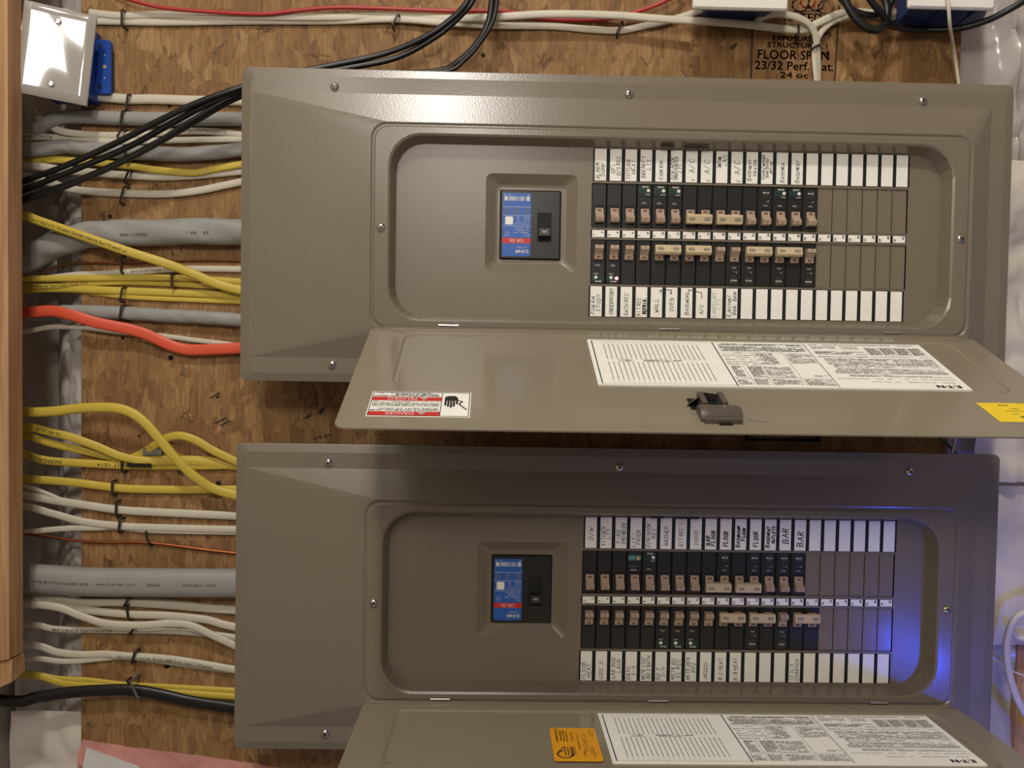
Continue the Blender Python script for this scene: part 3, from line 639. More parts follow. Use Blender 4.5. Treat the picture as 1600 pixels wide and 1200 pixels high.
def door(root, phi, which):
    hy, hz = 12.44, .607
    s_, c_ = math.sin(phi), math.cos(phi)
    def F(s, r, n): return (s, hy+r*s_-n*c_, hz+r*c_+n*s_)       # n>0 : inner face, towards the breakers
    x0, x1, Wd = 6.44, 35.5, 10.0
    mb = MB()
    inner = [rrect(x0, 0, x1, Wd, .45, -.07), rrect(x0, 0, x1, Wd, .45, -.0), rrect(x0+.04, .04, x1-.04, Wd-.04, .43, .02),
             rrect(8.1, .82, 34.1, 6.3, .5, .02), rrect(8.22, .94, 33.98, 6.18, .45, -.05), rrect(8.3, 1.02, 33.9, 6.10, .45, -.055)]
    mb.loft(inner, DOORP, True, True)
    mb.box(x0+.1, .0, .02, x1-.1, .06, .07, DOORP)
    mb.box(x0+.15, .36, .02, x1-.15, .42, .04, DOORP)
    d = mb.build('door', root, F, smooth=True, angle=25)
    zt = -.052+.012; dl = .98 if which else 0; du = -.12 if which else 0
    # directory label
    lb = MB(); a0, a1, b0, b1 = 16.68+dl, 32.48+dl-.06, 1.17+du*.3, 6.03+du*.3
    zt = .034
    Fl = F
    lb.box(a0, b0, -.05, a1, b1, zt, PAPER)
    z = zt+.008
    S_ = lambda u: a0+u*(a1-a0); T_ = lambda v: b0+v*(b1-b0)
    def ln(u0, v0, u1, v1, wd=.02, mt=PRINT): stroke(lb, [(S_(u0), T_(v0)), (S_(u1), T_(v1))], wd, z, mt)
    ln(.012, .03, .012, .98, .05); ln(.012, .03, .372, .03, .012); ln(.012, .975, .372, .975, .012); ln(.372, .02, .372, .99, .05); ln(.645, .02, .645, .99, .03); ln(.372, .02, .99, .02, .012)
    for k in range(21):
        u = .045+k*.0138
        ln(u, .10, u, .46, .026); ln(u, .52, u, .90, .026)
        text(lb, str(42-2*k), S_(u-.004), T_(.065), .07, z, PRINT, 'S'); text(lb, str(41-2*k), S_(u-.002), T_(.94), .07, z, PRINT, 'S')
    lines(lb, S_(.075), T_(.465), S_(.115), T_(.515), z, PRINTG, .08, .6, 2); lines(lb, S_(.145), T_(.465), S_(.255), T_(.515), z, PRINTG, .08, .6, 3)
    # middle column blocks
    lines(lb, S_(.385), T_(.05), S_(.635), T_(.085), z, PRINT, .1, .6, 11); lines(lb, S_(.385), T_(.11), S_(.635), T_(.24), z, PRINT, .075, .5, 12)
    ln(.42, .26, .42, .97, .014); ln(.47, .26, .47, .97, .014); ln(.56, .24, .56, .97, .014); ln(.372, .82, .645, .82, .014); ln(.372, .26, .56, .26, .01)
    for k in range(6): lines(lb, S_(.38), T_(.27+.05*k), S_(.415), T_(.30+.05*k), z, PRINTG, .1, .6, 20+k); lines(lb, S_(.425), T_(.27+.05*k), S_(.465), T_(.30+.05*k), z, PRINTG, .1, .6, 30+k)
    lines(lb, S_(.385), T_(.57), S_(.412), T_(.8), z, PRINTG, .07, .6, 40, 1); lines(lb, S_(.43), T_(.57), S_(.468), T_(.8), z, PRINTG, .07, .6, 41, 1)
    lines(lb, S_(.475), T_(.27), S_(.53), T_(.54), z, PRINTG, .085, .55, 42); lines(lb, S_(.475), T_(.58), S_(.55), T_(.8), z, PRINTG, .085, .5, 43)
    lines(lb, S_(.565), T_(.27), S_(.64), T_(.5), z, PRINTG, .08, .5, 44); lines(lb, S_(.60), T_(.75), S_(.64), T_(.78), z, PRINTG, .08, .5, 45)
    for q, (u0, u1) in enumerate(((.378, .415), (.425, .465), (.475, .555), (.565, .64))): lines(lb, S_(u0), T_(.84), S_(u1), T_(.96), z, PRINTG, .075, .55, 50+q, .95)
    # right column
    lines(lb, S_(.66), T_(.035), S_(.985), T_(.06), z, PRINTG, .1, .6, 60); lines(lb, S_(.66), T_(.075), S_(.80), T_(.15), z, PRINTG, .12, .4, 61)
    for q in range(4):
        u = .82+.043*q; lines(lb, S_(u), T_(.1), S_(u+.036), T_(.27), z, PRINTG, .065, .6, 70+q, 1); ln(u-.003, .09, u-.003, .29, .01)
    lines(lb, S_(.66), T_(.2), S_(.81), T_(.27), z, PRINT, .09, .5, 76)
    for q, (v0, v1, u0) in enumerate(((.31, .34, .66), (.36, .42, .67), (.43, .50, .67), (.51, .57, .68), (.59, .63, .68), (.64, .70, .67), (.72, .77, .70), (.80, .82, .66), (.86, .88, .74))):
        lines(lb, S_(u0), T_(v0), S_(.985), T_(v1), z, PRINTG, .075, .5, 80+q)
    logo(lb, S_(.945), T_(.945), .27, z, PRINT, 'S')
    lb.build('directory_label', d, Fl, recalc=False)['label'] = 'white printed circuit directory sheet'
    if which == 0:
        wl = MB(); wl.box(7.5, 7.0, 0, 11.45, 9.12, .034, PAPER); z = .042
        def ol(a, b, c, e, wd=.03): 
            for p, q in (((a, b), (c, b)), ((c, b), (c, e)), ((c, e), (a, e)), ((a, e), (a, b))): stroke(wl, [p, q], wd, z+.002, PRINT)
        ol(7.56, 7.06, 11.39, 9.06); stroke(wl, [(10.3, 7.06), (10.3, 9.06)], .03, z+.002, PRINT)
        wl.quad(7.57, 8.72, 10.29, 9.05, z, REDL); wl.quad(7.57, 7.48, 10.29, 7.80, z, REDL)
        text(wl, 'DANGER', 8.75, 8.885, .21, z+.006, WHITEP, 'S', 1.1); text(wl, 'PELIGRO', 8.75, 7.64, .2, z+.006, WHITEP, 'S', 1.15)
        for yy in (8.87, 7.63):
            wl.add([(9.6, yy+.12, z+.006), (9.42, yy-.12, z+.006), (9.78, yy-.12, z+.006)][::1], [(0, 1, 2)], WHITEP)
            wl.add([(9.6, yy+.12, z+.006), (9.78, yy-.12, z+.006), (9.42, yy-.12, z+.006)], [(0, 1, 2)], WHITEP)
            text(wl, '!', 9.6, yy-.02, .13, z+.01, REDL, 'S')
        text(wl, 'HAZARDOUS VOLTAGE WILL CAUSE', 8.92, 8.62, .085, z, PRINT, 'S', 2.6, bold=.006)
        text(wl, 'SEVERE INJURY OR DEATH', 9.05, 8.48, .085, z, PRINT, 'S', 2.3, bold=.006)
        text(wl, 'Turn power off supplying this equipment before working inside', 8.92, 8.35, .06, z, PRINT, 'S', 2.6)
        text(wl, 'REPLACE ALL COVERS BEFORE POWER', 8.92, 8.2, .085, z, PRINT, 'S', 2.6, bold=.006); text(wl, 'SUPPLYING THIS DEVICE IS TURNED ON', 8.92, 8.05, .085, z, PRINT, 'S', 2.6, bold=.006)
        lines(wl, 7.62, 7.84, 10.25, 7.95, z, PRINTG, .055, .5, 5)
        text(wl, 'TENSION PELIGROSA CAUSARA HERIDAS', 8.92, 7.38, .085, z, PRINT, 'S', 2.6, bold=.006); text(wl, 'GRAVES O MUERTE', 9.3, 7.26, .085, z, PRINT, 'S', 1.7, bold=.006); lines(wl, 7.62, 7.09, 10.25, 7.2, z, PRINTG, .055, .5, 6)
        # hand pictogram: fingers down, spark line
        wl.add([(10.42, 7.45, z), (10.55, 7.34, z), (10.82, 7.34, z), (10.94, 7.5, z), (10.94, 7.75, z), (10.42, 7.75, z)], [tuple(range(6))], PRINT)
        for i, (a, l) in enumerate(((10.42, .42), (10.53, .52), (10.64, .6), (10.75, .5))): wl.quad(a, 7.7, a+.085, 7.75+l, z+.001, PRINT)
        wl.quad(10.87, 7.6, 10.95, 8.05, z+.001, PRINT); stroke(wl, [(10.97, 7.75), (11.12, 7.82), (11.0, 8.05), (11.3, 8.5)], .06, z+.001, PRINT)
        wl.build('danger_label', d, F, recalc=False)['label'] = 'white and red DANGER PELIGRO warning label'
        ys = MB(); ys.add([(31.9, 7.22, .03), (35.35, 7.18, .03), (35.35, 8.85, .03), (32.0, 8.85, .03)], [(0, 1, 2, 3)], YEL)
        logo(ys, 32.9, 7.42, .1, .034, PRINT, 'S'); text(ys, 'ENERGY', 33.2, 7.72, .07, .034, PRINT, 'S'); text(ys, 'CONTACT PACKAGE', 33.4, 7.92, .08, .034, PRINT, 'S', 1.3); text(ys, 'CHECK', 33.0, 8.18, .07, .034, PRINT, 'S')
        text(ys, 'MUST BE ALIGNED', 33.9, 8.42, .13, .034, PRINT, 'S', 1.7, bold=.008); lines(ys, 33.6, 7.2, 35.2, 7.3, .034, PRINT, .08, .5, 9)
        ys.build('yellow_sticker', d, F, recalc=False)['label'] = 'bright yellow sticker near the free edge'
        # latch
        la = MB()
        la.box(20.1, 7.25, .0, 21.6, 8.2, .05, GAPB)
        la.add([(19.95, 7.9, .02), (20.35, 7.3, .02), (20.7, 7.5, .45), (20.2, 8.1, .4), (21.5, 7.4, .02), (21.4, 7.6, .4)], [(0, 1, 2, 3), (1, 4, 5, 2)], LATCH)
        for a in (20.45, 21.25): la.box(a, 7.35, .02, a+.22, 8.3, .42, LATCH)
        lp = []
        for k, (xa, e) in enumerate(((20.25, .03), (20.32, 0), (20.75, 0), (20.78, .01), (21.75, .0), (21.85, .05))):
            lp.append([(xa, 8.72+(.48-e)*math.cos(t*math.pi/8), .12+(.34-e)*math.sin(t*math.pi/8)) for t in range(17)])
        la.loft(lp, LATCH, True, True)
        la.box(20.35, 9.0, .02, 21.8, 9.35, .22, LATCH); la.box(20.9, 9.35, .02, 21.4, 9.45, .1, GAPB)
        la.disc(21.2, 8.72, .03, .462, PAPER, 8)
        la.build('latch', d, F, smooth=True, angle=30)['label'] = 'dark taupe plastic slide latch'
        sc = MB(); stroke(sc, [(22.15, 8.82), (22.22, 9.02), (22.35, 9.1), (22.8, 9.1), (22.87, 9.05)], .022, .028, LATCH); sc.build('scratch', d, F, recalc=False)
    else:
        ys = MB(); q = rrect(15.25, 2.78, 17.3, 5.95, .12, .034); ys.loft([[(a, b, .02) for a, b, c in q], q], ORA, False, True); z = .042
        text(ys, 'CA INSPECTIONS, INC.', 15.52, 3.55, .1, z, PRINT, 'W', 1.35, bold=.006); text(ys, '42 Howard Road', 15.68, 3.6, .08, z, PRINT, 'W', 1.0, bold=.005); text(ys, 'Somers, NY 10589', 15.82, 3.6, .08, z, PRINT, 'W', 1.05, bold=.005); text(ys, '(914) 962-2770', 15.96, 3.7, .08, z, PRINT, 'W', 1.0, bold=.005)
        text(ys, 'APPROVED', 16.2, 5.0, .08, z, PRINT, 'W', .8); text(ys, 'COMPLETED', 16.18, 3.7, .09, z, PRINT, 'W', .9); text(ys, 'DESIGNATED / ROUGH', 16.42, 4.2, .08, z, PRINT, 'W', 1.5); text(ys, 'OWNER', 16.6, 5.3, .08, z, PRINT, 'W', .5)
        hand(ys, 'Hy Kings JL', 16.68, 4.2, .22, z, INK, .018, maxw=2.2); hand(ys, '6/14/18', 16.92, 5.1, .16, z, INK, .018, maxw=.9)
        for a, b in ((3.0, 3.6), (4.7, 5.7)): stroke(ys, [(17.0, a), (17.0, b)], .02, z, PRINT)
        text(ys, 'INSPECTOR', 17.12, 3.4, .06, z, PRINT, 'W', .5); text(ys, 'DATE', 17.12, 5.2, .06, z, PRINT, 'W', .22)
        # emblem: arc plus three bars
        stroke(ys, [(15.75+.32*math.cos(t), 5.35+.32*math.sin(t)) for t in [k*.35 for k in range(0, 14)]], .07, z, PRINT)
        for a in (15.78, 15.9, 16.02): stroke(ys, [(a, 4.7), (a, 5.45)], .045, z, PRINT)
        stroke(ys, [(16.1, 4.68), (16.1, 5.5)], .06, z, PRINT); stroke(ys, [(15.45, 5.2), (15.75, 4.65)], .05, z, PRINT)
        ys.build('inspection_sticker', d, F, recalc=False)['label'] = 'orange inspection sticker with handwriting and an arc emblem'
    return d

def panel(idx, ox, oy, oz, rot, label, top, bot, tl, bl):
    root = empty('electrical_panel', ox, oy, oz, label, 'electrical panel', None); root.rotation_euler = (0, rot, 0)
    cover(root); deadfront(root); box_(root); main_breaker(root)
    for i, (x, y, z) in enumerate(((4.47, .9, 0), (18.7, .9, 0), (33.15, .9, 0), (4.47, 14.28, 0), (6.82, 7.65, .40), (35.02, 7.65, .40))): screw(root, x, y, z, .4+1.3*i+idx)
    for a, b in ((9.65, 10.6), (20.3, 21.3), (31.3, 32.2)):
        mb = MB(); mb.loft(ring_x(a, b, 12.30, .50, .055), STEEL, True, True); mb.build('hinge_pin', root)
    for i, (nm, x0, y0, y1) in enumerate((('label_strip', 17.12, 3.44, 5.03), ('number_strip', 17.05, 7.42, 7.80), ('label_strip', 17.02, 10.18, 11.70))):
        strip(root, nm, x0, y0, y1)
        for k in range(21):
            if i == 1:
                mb = MB(); mb.box(.03, .02, 0, .64, .36, .012, PAPER)
                text(mb, str(2*k+1), .12, .25, .11, .017, PRINT, 'W', bold=.006); text(mb, str(2*k+2), .53, .125, .11, .017, PRINT, 'W', bold=.006)
                mb.build('number_label', root, loc=(x0+PITCH*k, y0, -.425), recalc=False)
            else:
                T = tl if i == 0 else bl
                paper(root, k, x0, y0, y1, T[k] if k < len(T) else None, False)
    for row, lay in ((1, top), (-1, bot)):
        s = 0
        for it in lay:
            breaker(root, s, row, **it); s += 2 if it.get('two') else 1
        while s < 21: filler(root, s, row); s += 1
    return root
p_ = dict(kind='plain'); t_ = dict(kind='text'); a_ = dict(kind='test'); pp = dict(kind='plain', two=True)
t0 = dict(kind='text', two=True, tpole=0); t1 = dict(kind='text', two=True, tpole=1)
P0 = panel(0, 0, 0, 0, 0, 'taupe breaker panel in the upper half, door open with a red and white danger label',
      [p_, p_, p_, a_, a_, a_, pp, pp, p_, t_, a_, a_, t_], None or [a_, dict(kind='test', led=True), p_, p_, pp, pp, p_, t_, t0, t0, t_], UT, UB)
# slot count check: top row 3+3+2*2+1+1+2+1 = 15, bottom row 15
# bracket lines that tie neighbouring labels
mb = MB()
for x, y, pts in ((20.05, 10.2, [(.5, .28), (.52, .12), (.42, .2), (.52, .12), (1.02, .12), (1.02, .32), (.95, .24)]), (21.5, 10.2, [(.42, .32), (.42, .1), (.52, .12), (1.05, .22), (1.1, .5)])):
    stroke(mb, [(x+a, y+b) for a, b in pts], .035, -.405, INK)
mb.build('pen_bracket', P0, recalc=False)
door(P0, .4171, 0)
P1 = panel(1, -.1261, 18.1475, .0762, .0023, 'taupe breaker panel in the lower half, door open with an orange inspection sticker',
      [p_, p_, p_, dict(kind='gfi'), a_, p_, p_, p_, t1, t1, t_, t_, t_], [p_, p_, p_, p_, p_, a_, a_, a_, p_, pp, t0, t_, pp], LT, LB)
door(P1, -.0204, 1)

# ---------------------------------------------------------------- cables
def catmull(pts, n=8):
    out = []; P = [pts[0]]+pts+[pts[-1]]
    for i in range(1, len(P)-2):
        p0, p1, p2, p3 = map(Vector, P[i-1:i+3])
        for k in range(n):
            t = k/n; out.append(.5*((2*p1)+(-p0+p2)*t+(2*p0-5*p1+4*p2-p3)*t*t+(-p0+3*p1-3*p2+p3)*t*t*t))
    out.append(Vector(P[-2])); return out
def sweep(path, wd, th, mt, nseg=12, twist=0, lay=0, power=.8):
    mb = MB(); loops = []
    for i, p in enumerate(path):
        t = (path[min(i+1, len(path)-1)]-path[max(i-1, 0)]).normalized()
        side = t.cross(Vector((0, 0, 1))); side = side.normalized() if side.length > 1e-4 else Vector((0, 1, 0)); up = side.cross(t)
        lp = []
        for k in range(nseg):
            a = 2*math.pi*k/nseg+twist*i; ca, sa = math.cos(a), math.sin(a)
            u = math.copysign(abs(ca)**power, ca)*wd/2; v = math.copysign(abs(sa)**power, sa)*th/2
            if lay: v *= 1+.10*math.cos(3*(a-lay*i)); u *= 1+.04*math.cos(3*(a-lay*i))
            lp.append(tuple(p+side*u+up*v))
        loops.append(lp)
    mb.loft(loops, mt, True, True); return mb
def cable(label, mt, pts, wpx, lift=.0, flat=.5, group=None, name='cable', cat='cable', prints=(), nseg=12, lay=0, zs=None, n=8, left=True):
    """pts: photo positions, height above the board per point (inches, optional third value)"""
    wd = wpx/29.2; th = wd*flat; P = []
    for q in pts:
        z = -4+th/2+.02+lift+(q[2] if len(q) > 2 else 0); x, y = unp(q[0], q[1], z); P.append((x, y, z))
    if left and pts[0][0] < 60:      # carry on up through the gap behind the joist
        x, y, z = P[0]; P = [(x-3.2, y+random.uniform(-.4, .2), z-.2)]+P
        P[0] = (max(P[0][0], -15.5), P[0][1], P[0][2])
    path = catmull(P, n)
    mb = sweep(path, wd, th, mt, nseg, lay=lay)
    o = mb.build(name, None, smooth=True, angle=60); me = o.data
    c = sum((v.co for v in me.vertices), Vector())/len(me.vertices); me.transform(Matrix.Translation(-c)); o.location = c+Vector((0, 0, HT)); tag(o, label, cat, group)
    if prints:
        ln = [0]
        for i in range(1, len(path)): ln.append(ln[-1]+(path[i]-path[i-1]).length)
        pm = MB()
        for (t, frac, hpx, wpx_, off, d) in prints:
            vs, fs, Wt, Ht = glyphs(t); kx = wpx_/29.2/Wt; k = hpx/29.2/Ht; s0 = frac*ln[-1]; nv = []
            for a, b in vs:
                sgn = 1 if d == 'N' else -1
                s = s0+sgn*a*kx; j = max(1, min(len(ln)-1, next((q for q in range(len(ln)) if ln[q] > s), len(ln)-1)))
                tt = (path[j]-path[j-1]); f = (s-ln[j-1])/tt.length; p = path[j-1]+tt*f; tn = tt.normalized(); side = tn.cross(Vector((0, 0, 1))).normalized()
                v = -sgn*b*k+off*wd
                q = p-side*v
                u = min(.98, abs(v)/(wd/2)); zz = th/2*(1-u**(2/.8))**(.8/2)
                nv.append((q.x, q.y, q.z+zz+.012))
            pm.add(nv, fs, PRINT)
        po = pm.build('printed_lettering', None, recalc=False); po.data.transform(Matrix.Translation(-c)); po.parent = o; po.location = (0, 0, 0)
    return o
E = 388   # cables run on behind the cover edge to the knock-outs in the enclosure wall
Wh, Ye, Gr = 'white', 'yellow', 'grey'
# upper area, left to right
cable('white flat cable leaving the blank cover plate, upper of the pair along the top', JWHITE, [(140, 20), (190, 25, .05), (260, 23), (400, 26, .1), (520, 27, .1), (617, 25), (700, 29, .2), (770, 27, .6), (860, 22, .7), (960, 24, .7), (1040, 30, .8), (1150, 37, .9), (1248, 47, .4), (1278, 36, .4), (1310, 22, .4), (1345, 19, .3), (1385, 24, .2), (1440, 30)], 12)
cable('white flat cable leaving the blank cover plate, lower of the pair, sagging to a staple', JWHITE, [(140, 33), (190, 34), (260, 35), (400, 33), (520, 33), (617, 30, .1), (700, 36, .2), (780, 40, .1), (860, 41), (920, 46), (967, 48), (1000, 42), (1050, 31), (1090, 18), (1130, 2), (1160, -20)], 11)
cable('red thin cord drooping along the top edge', JRED, [(180, -8, .5), (215, 3, .5), (270, 14, .4), (400, 22, .35), (460, 17, .35), (520, 12, .35), (590, 13, .3), (700, 17, .3), (790, 18, .2), (850, 30, .0), (930, 31, .0), (975, 24, .3), (1015, 12, .4), (1050, -4, .5), (1070, -20, .5)], 6, flat=.9, left=False)
cable('white flat cable looping out of the middle blue box and down behind the upper panel', JWHITE, [(1175, 42, .5), (1192, 27, .7), (1215, 22, .8), (1245, 27, .8), (1266, 40, .6), (1275, 60, .4), (1277, 95, .1), (1277, 128), (1277, 160)], 11, left=False)
cable('white flat cable curving from the black loops down to the stapled drop', JWHITE, [(1400, 18, .7), (1350, 20, .5), (1310, 30, .35), (1287, 46, .3), (1274, 70, .25), (1273, 95, .25), (1276, 130, .2), (1276, 160)], 9, left=False)
cable('white flat cable leaving the lower corner of the blank cover plate', JWHITE, [(135, 149), (147, 150, .1), (200, 155), (240, 155), (300, 157), (E, 158)], 15)
cable('short white cable end visible under the black cables near the panel corner', JWHITE, [(300, 160), (345, 160), (E, 163)], 9, left=False)
cable('grey service cable just below the blank cover plate', JGREY, [(55, 205, -.3), (80, 190), (100, 184), (130, 183), (190, 185), (260, 186), (E, 186)], 21, flat=.8, left=False)
cable('white cable with a raised curl passing under the black cables', JWHITE, [(52, 176, -.2), (80, 197, .1), (100, 206, .2), (150, 211), (200, 211), (290, 205), (340, 206), (E, 212)], 11, left=False, prints=(('12-2 WITH GROUND TYPE NM-B 600V', .78, 5, 85, 0, 'S'),))
cable('white cable with black lettering ROHS2018 near the joist', JWHITE, [(37, 214), (90, 215), (125, 217), (180, 221), (290, 219), (E, 217)], 10, prints=(('ROHS2018 07-12', .24, 5, 56, 0, 'S'),))
cable('grey cable under the black bundle, second grey one from the top', JGREY, [(37, 236), (100, 229), (125, 231), (200, 238), (290, 241), (350, 237), (E, 232)], 22, flat=.8, lay=.25)
cable('yellow cable dipping below the second grey cable', JYEL, [(37, 249), (100, 250, .1), (190, 258, .2), (240, 265, .2), (300, 270, .2), (335, 264, .2), (E, 255, .2)], 11, flat=.45)
cable('white cable running just below the dipping yellow cable', JWHITE, [(37, 258), (100, 266), (190, 273), (250, 276), (300, 274), (E, 266)], 13)
cable('white cable, lowest one under the black bundle', JWHITE, [(37, 275), (75, 285), (120, 297), (190, 302), (260, 303), (310, 298), (350, 290), (E, 282)], 12)
cable('thick grey service cable of the upper panel with lettering PRIORITY WIRE', JGREY, [(30, 412, -.5), (70, 390, -.3), (110, 374, 0), (150, 366), (200, 364), (300, 362), (E, 362)], 40, flat=.72, nseg=20, lay=.22, prints=(('PRIORITY WIRE', .62, 4, 40, .12, 'S'), ('22   20-10', .83, 4, 40, .1, 'S')))
cable('thin dull bare copper wire under the thick grey cable', COPPERD, [(50, 434, -.1), (75, 422), (110, 412), (190, 411), (270, 408), (330, 407), (E, 408)], 3.5, flat=1, nseg=8)
cable('white cable with orange tinge just above the yellow group', JWHITE, [(36, 441, -.2), (90, 433, -.1), (130, 429), (190, 426), (250, 422), (300, 420), (E, 421)], 10, left=False, prints=(('NM-B 14-2 WITH GROUND', .6, 4, 80, 0, 'S'),))
cable('yellow cable slanting down across the thick grey cable', JYEL, [(35, 337, 1.0), (60, 345, 1.1), (130, 369, 1.3), (200, 393, 1.2), (260, 412, .9), (300, 427, .6), (340, 444, .5), (E, 457, .4)], 14, flat=.45, prints=(('*** SIMPULL(TM) ROMEX BRAND SIMPULL 12-3 CDR 3 ***', .42, 5.5, 150, 0, 'S'),))
cable('yellow cable at the top of the stapled yellow group', JYEL, [(35, 436, .1), (125, 435, .1), (190, 434, .1), (265, 434, .1), (330, 437), (E, 441)], 10)
cable('yellow cable second in the stapled group, with lettering', JYEL, [(35, 447), (90, 447), (125, 444), (190, 441), (250, 443, -.05), (330, 447), (E, 449)], 9, prints=(('12-2 WITH GROUND 30-9/06/40 5143-XE', .3, 4.5, 110, 0, 'S'),))
cable('yellow cable third in the stapled group, under the second staple', JYEL, [(35, 452, -.2), (100, 451, -.1), (150, 453), (200, 455), (260, 457), (330, 460), (E, 464)], 12)
cable('yellow cable lowest in the stapled group, partly hidden', JYEL, [(60, 449, -.2), (100, 452, -.2), (150, 458, -.1), (190, 463), (260, 467), (E, 472)], 8, left=False)
cable('twisted grey cable crossed by the orange cable', JGREY, [(45, 492, -.3), (90, 488), (125, 487), (190, 489), (260, 493), (320, 496), (E, 501)], 21, flat=.8, lay=.45)
cable('orange flat cable waving down to the corner of the upper panel', JORA, [(35, 488, .6), (80, 486, .8), (110, 492, .9), (150, 504, .8), (200, 514, .6), (230, 523, .5), (260, 537, .4), (290, 546, .3), (330, 546, .3), (E, 543, .3)], 17, flat=.3)
cable('thin white cable passing under the orange cable', JWHITE, [(35, 518), (80, 511), (130, 512), (190, 519), (255, 525), (300, 531), (350, 537), (E, 543)], 8)
# lower area
cable('large yellow cable arching high and falling to the lower panel corner', JYEL, [(35, 643, .9), (80, 643, 1.0), (125, 638, 1.2), (175, 637, 1.4), (205, 645, 1.5), (228, 662, 1.5), (252, 690, 1.4), (276, 718, 1.2), (302, 743, 1.0), (335, 764, .7), (E, 779, .6)], 15, flat=.5, prints=(('*** SIMPULL CDR', .16, 5, 40, 0, 'S'),))
cable('yellow cable sliding down to the grey clip, upper of two', JYEL, [(35, 667, .3), (70, 673, .4), (110, 683, .5), (150, 697, .4), (185, 712, .3), (215, 719, .3), (240, 721, .2), (300, 721, .1), (E, 731)], 13, flat=.4, prints=(('12-08-2015', .3, 5, 40, 0, 'S'),))
cable('yellow cable sliding down to the grey clip, lower of two', JYEL, [(35, 680), (80, 693, .1), (130, 704, .1), (170, 713), (210, 718), (260, 718), (310, 718), (345, 722), (E, 728)], 12)
cable('short yellow cable looping up behind the large arching one', JYEL, [(196, 722, -.02), (222, 708, .0), (245, 694, .2), (262, 684, .3), (283, 681, .5), (308, 689, .5), (335, 705, .4), (E, 730, .2)], 13, flat=.4, left=False)
cable('yellow cable with lettering HARRIS running straight to the lower panel', JYEL, [(35, 709), (65, 718), (100, 722), (190, 727), (260, 728), (320, 728), (E, 726)], 13, prints=(('HARRIS/R1012', .28, 6, 52, 0, 'S'), ('03:17  12/14', .52, 5, 46, 0, 'S')))
cable('yellow cable alone below, with a single black staple', JYEL, [(35, 748), (80, 751), (125, 755), (190, 763), (260, 765), (E, 765)], 13)
cable('white cable first below the yellow cables', JWHITE, [(35, 773), (80, 781), (125, 788), (190, 797), (260, 801), (E, 807)], 13)
cable('thin white cable merging into the first white one below the yellow cables', JWHITE, [(35, 759, .1), (70, 770, .1), (100, 782, .05), (140, 790, -.1)], 7)
cable('white cable in the staple just above the bare copper wire', JWHITE, [(35, 791), (80, 802), (130, 815), (180, 821), (230, 824), (E, 828)], 12)
cable('white cable joining the staple above the copper wire from below', JWHITE, [(36, 832), (100, 826), (150, 825), (185, 824, -.05), (240, 829), (E, 832)], 9, left=False)
cable('bright bare copper ground wire between white cables and thick grey cable', COPPER, [(35, 833), (80, 839), (120, 845), (170, 847), (220, 847), (270, 852), (330, 860), (E, 866)], 4.5, flat=1, nseg=8)
cable('thick grey service cable of the lower panel with date lettering 07/23/2014', JGREY, [(35, 902, .1), (90, 906), (140, 909), (250, 910), (E, 911)], 44, flat=.7, nseg=20, prints=(('07/23/2014  15154', .84, 4, 50, 0, 'N'), ('E303630', .68, 4, 20, 0, 'N'), ('600V SUN RES. (UL)', .55, 4, 58, 0, 'N'), ('TYPE SE STYLE U AMPS XLPE', .36, 4, 85, 0, 'N')))
cable('white cable directly below the thick grey cable of the lower panel', JWHITE, [(35, 925, -.2), (90, 935), (130, 941), (190, 941), (260, 945), (330, 951), (E, 955)], 13)
cable('faint white cable behind the first one below the thick grey cable', JWHITE, [(200, 937, -.1), (260, 940, -.1), (320, 947, -.1), (E, 951, -.1)], 8, left=False)
cable('white cable in the second staple below the thick grey cable', JWHITE, [(35, 938), (80, 942), (120, 951), (190, 959), (260, 962), (320, 968), (350, 976), (E, 984)], 13)
cable('white cable swooping over its neighbours to the lower panel', JWHITE, [(35, 944, .5), (90, 949, .6), (125, 962, .6), (165, 974, .6), (220, 977, .6), (265, 974, .6), (300, 978, .6), (335, 994, .5), (E, 1018, .4)], 12)
cable('white lettered cable stapled under the swooping one', JWHITE, [(50, 976), (90, 983), (190, 985), (260, 986), (330, 991), (E, 999)], 10, prints=(('BOPHELL(TM) ROMEX E88', .4, 5, 92, 0, 'S'),))
cable('white cable with grey lettering, right of a dark nail hole', JWHITE, [(50, 1008), (90, 1019), (130, 1023), (165, 1022), (200, 1025, .1), (260, 1029, .1), (320, 1038, .1), (E, 1050, .1)], 12, prints=(('SIMPULL (TM) 14-2 E88 NM-B WITH GROUND', .7, 5, 150, .1, 'S'),))
cable('white cable joining from below above the bottom yellow cables', JWHITE, [(50, 1029), (90, 1033), (120, 1033), (160, 1029), (195, 1027, -.05), (260, 1034, -.05), (E, 1052, -.05)], 9)
cable('thin yellow cable above the black cable at bottom', JYEL, [(45, 1052), (90, 1060), (140, 1063), (190, 1069), (260, 1073), (E, 1080)], 9)
cable('wide yellow cable touching the black cable at bottom', JYEL, [(55, 1056), (100, 1068), (160, 1072), (210, 1075, -.05), (280, 1082), (E, 1090)], 11, prints=(('SIMPULL 12-2 (UL)', .6, 4, 90, 0, 'S'),))
cable('black jacketed cable at the bottom, held by a grey clip staple', JBLACK, [(24, 1096, 1.0), (60, 1089, .8), (120, 1081, .6), (200, 1078, .5), (250, 1085, .4), (300, 1096, .3), (E, 1109, .3)], 18, flat=.6)
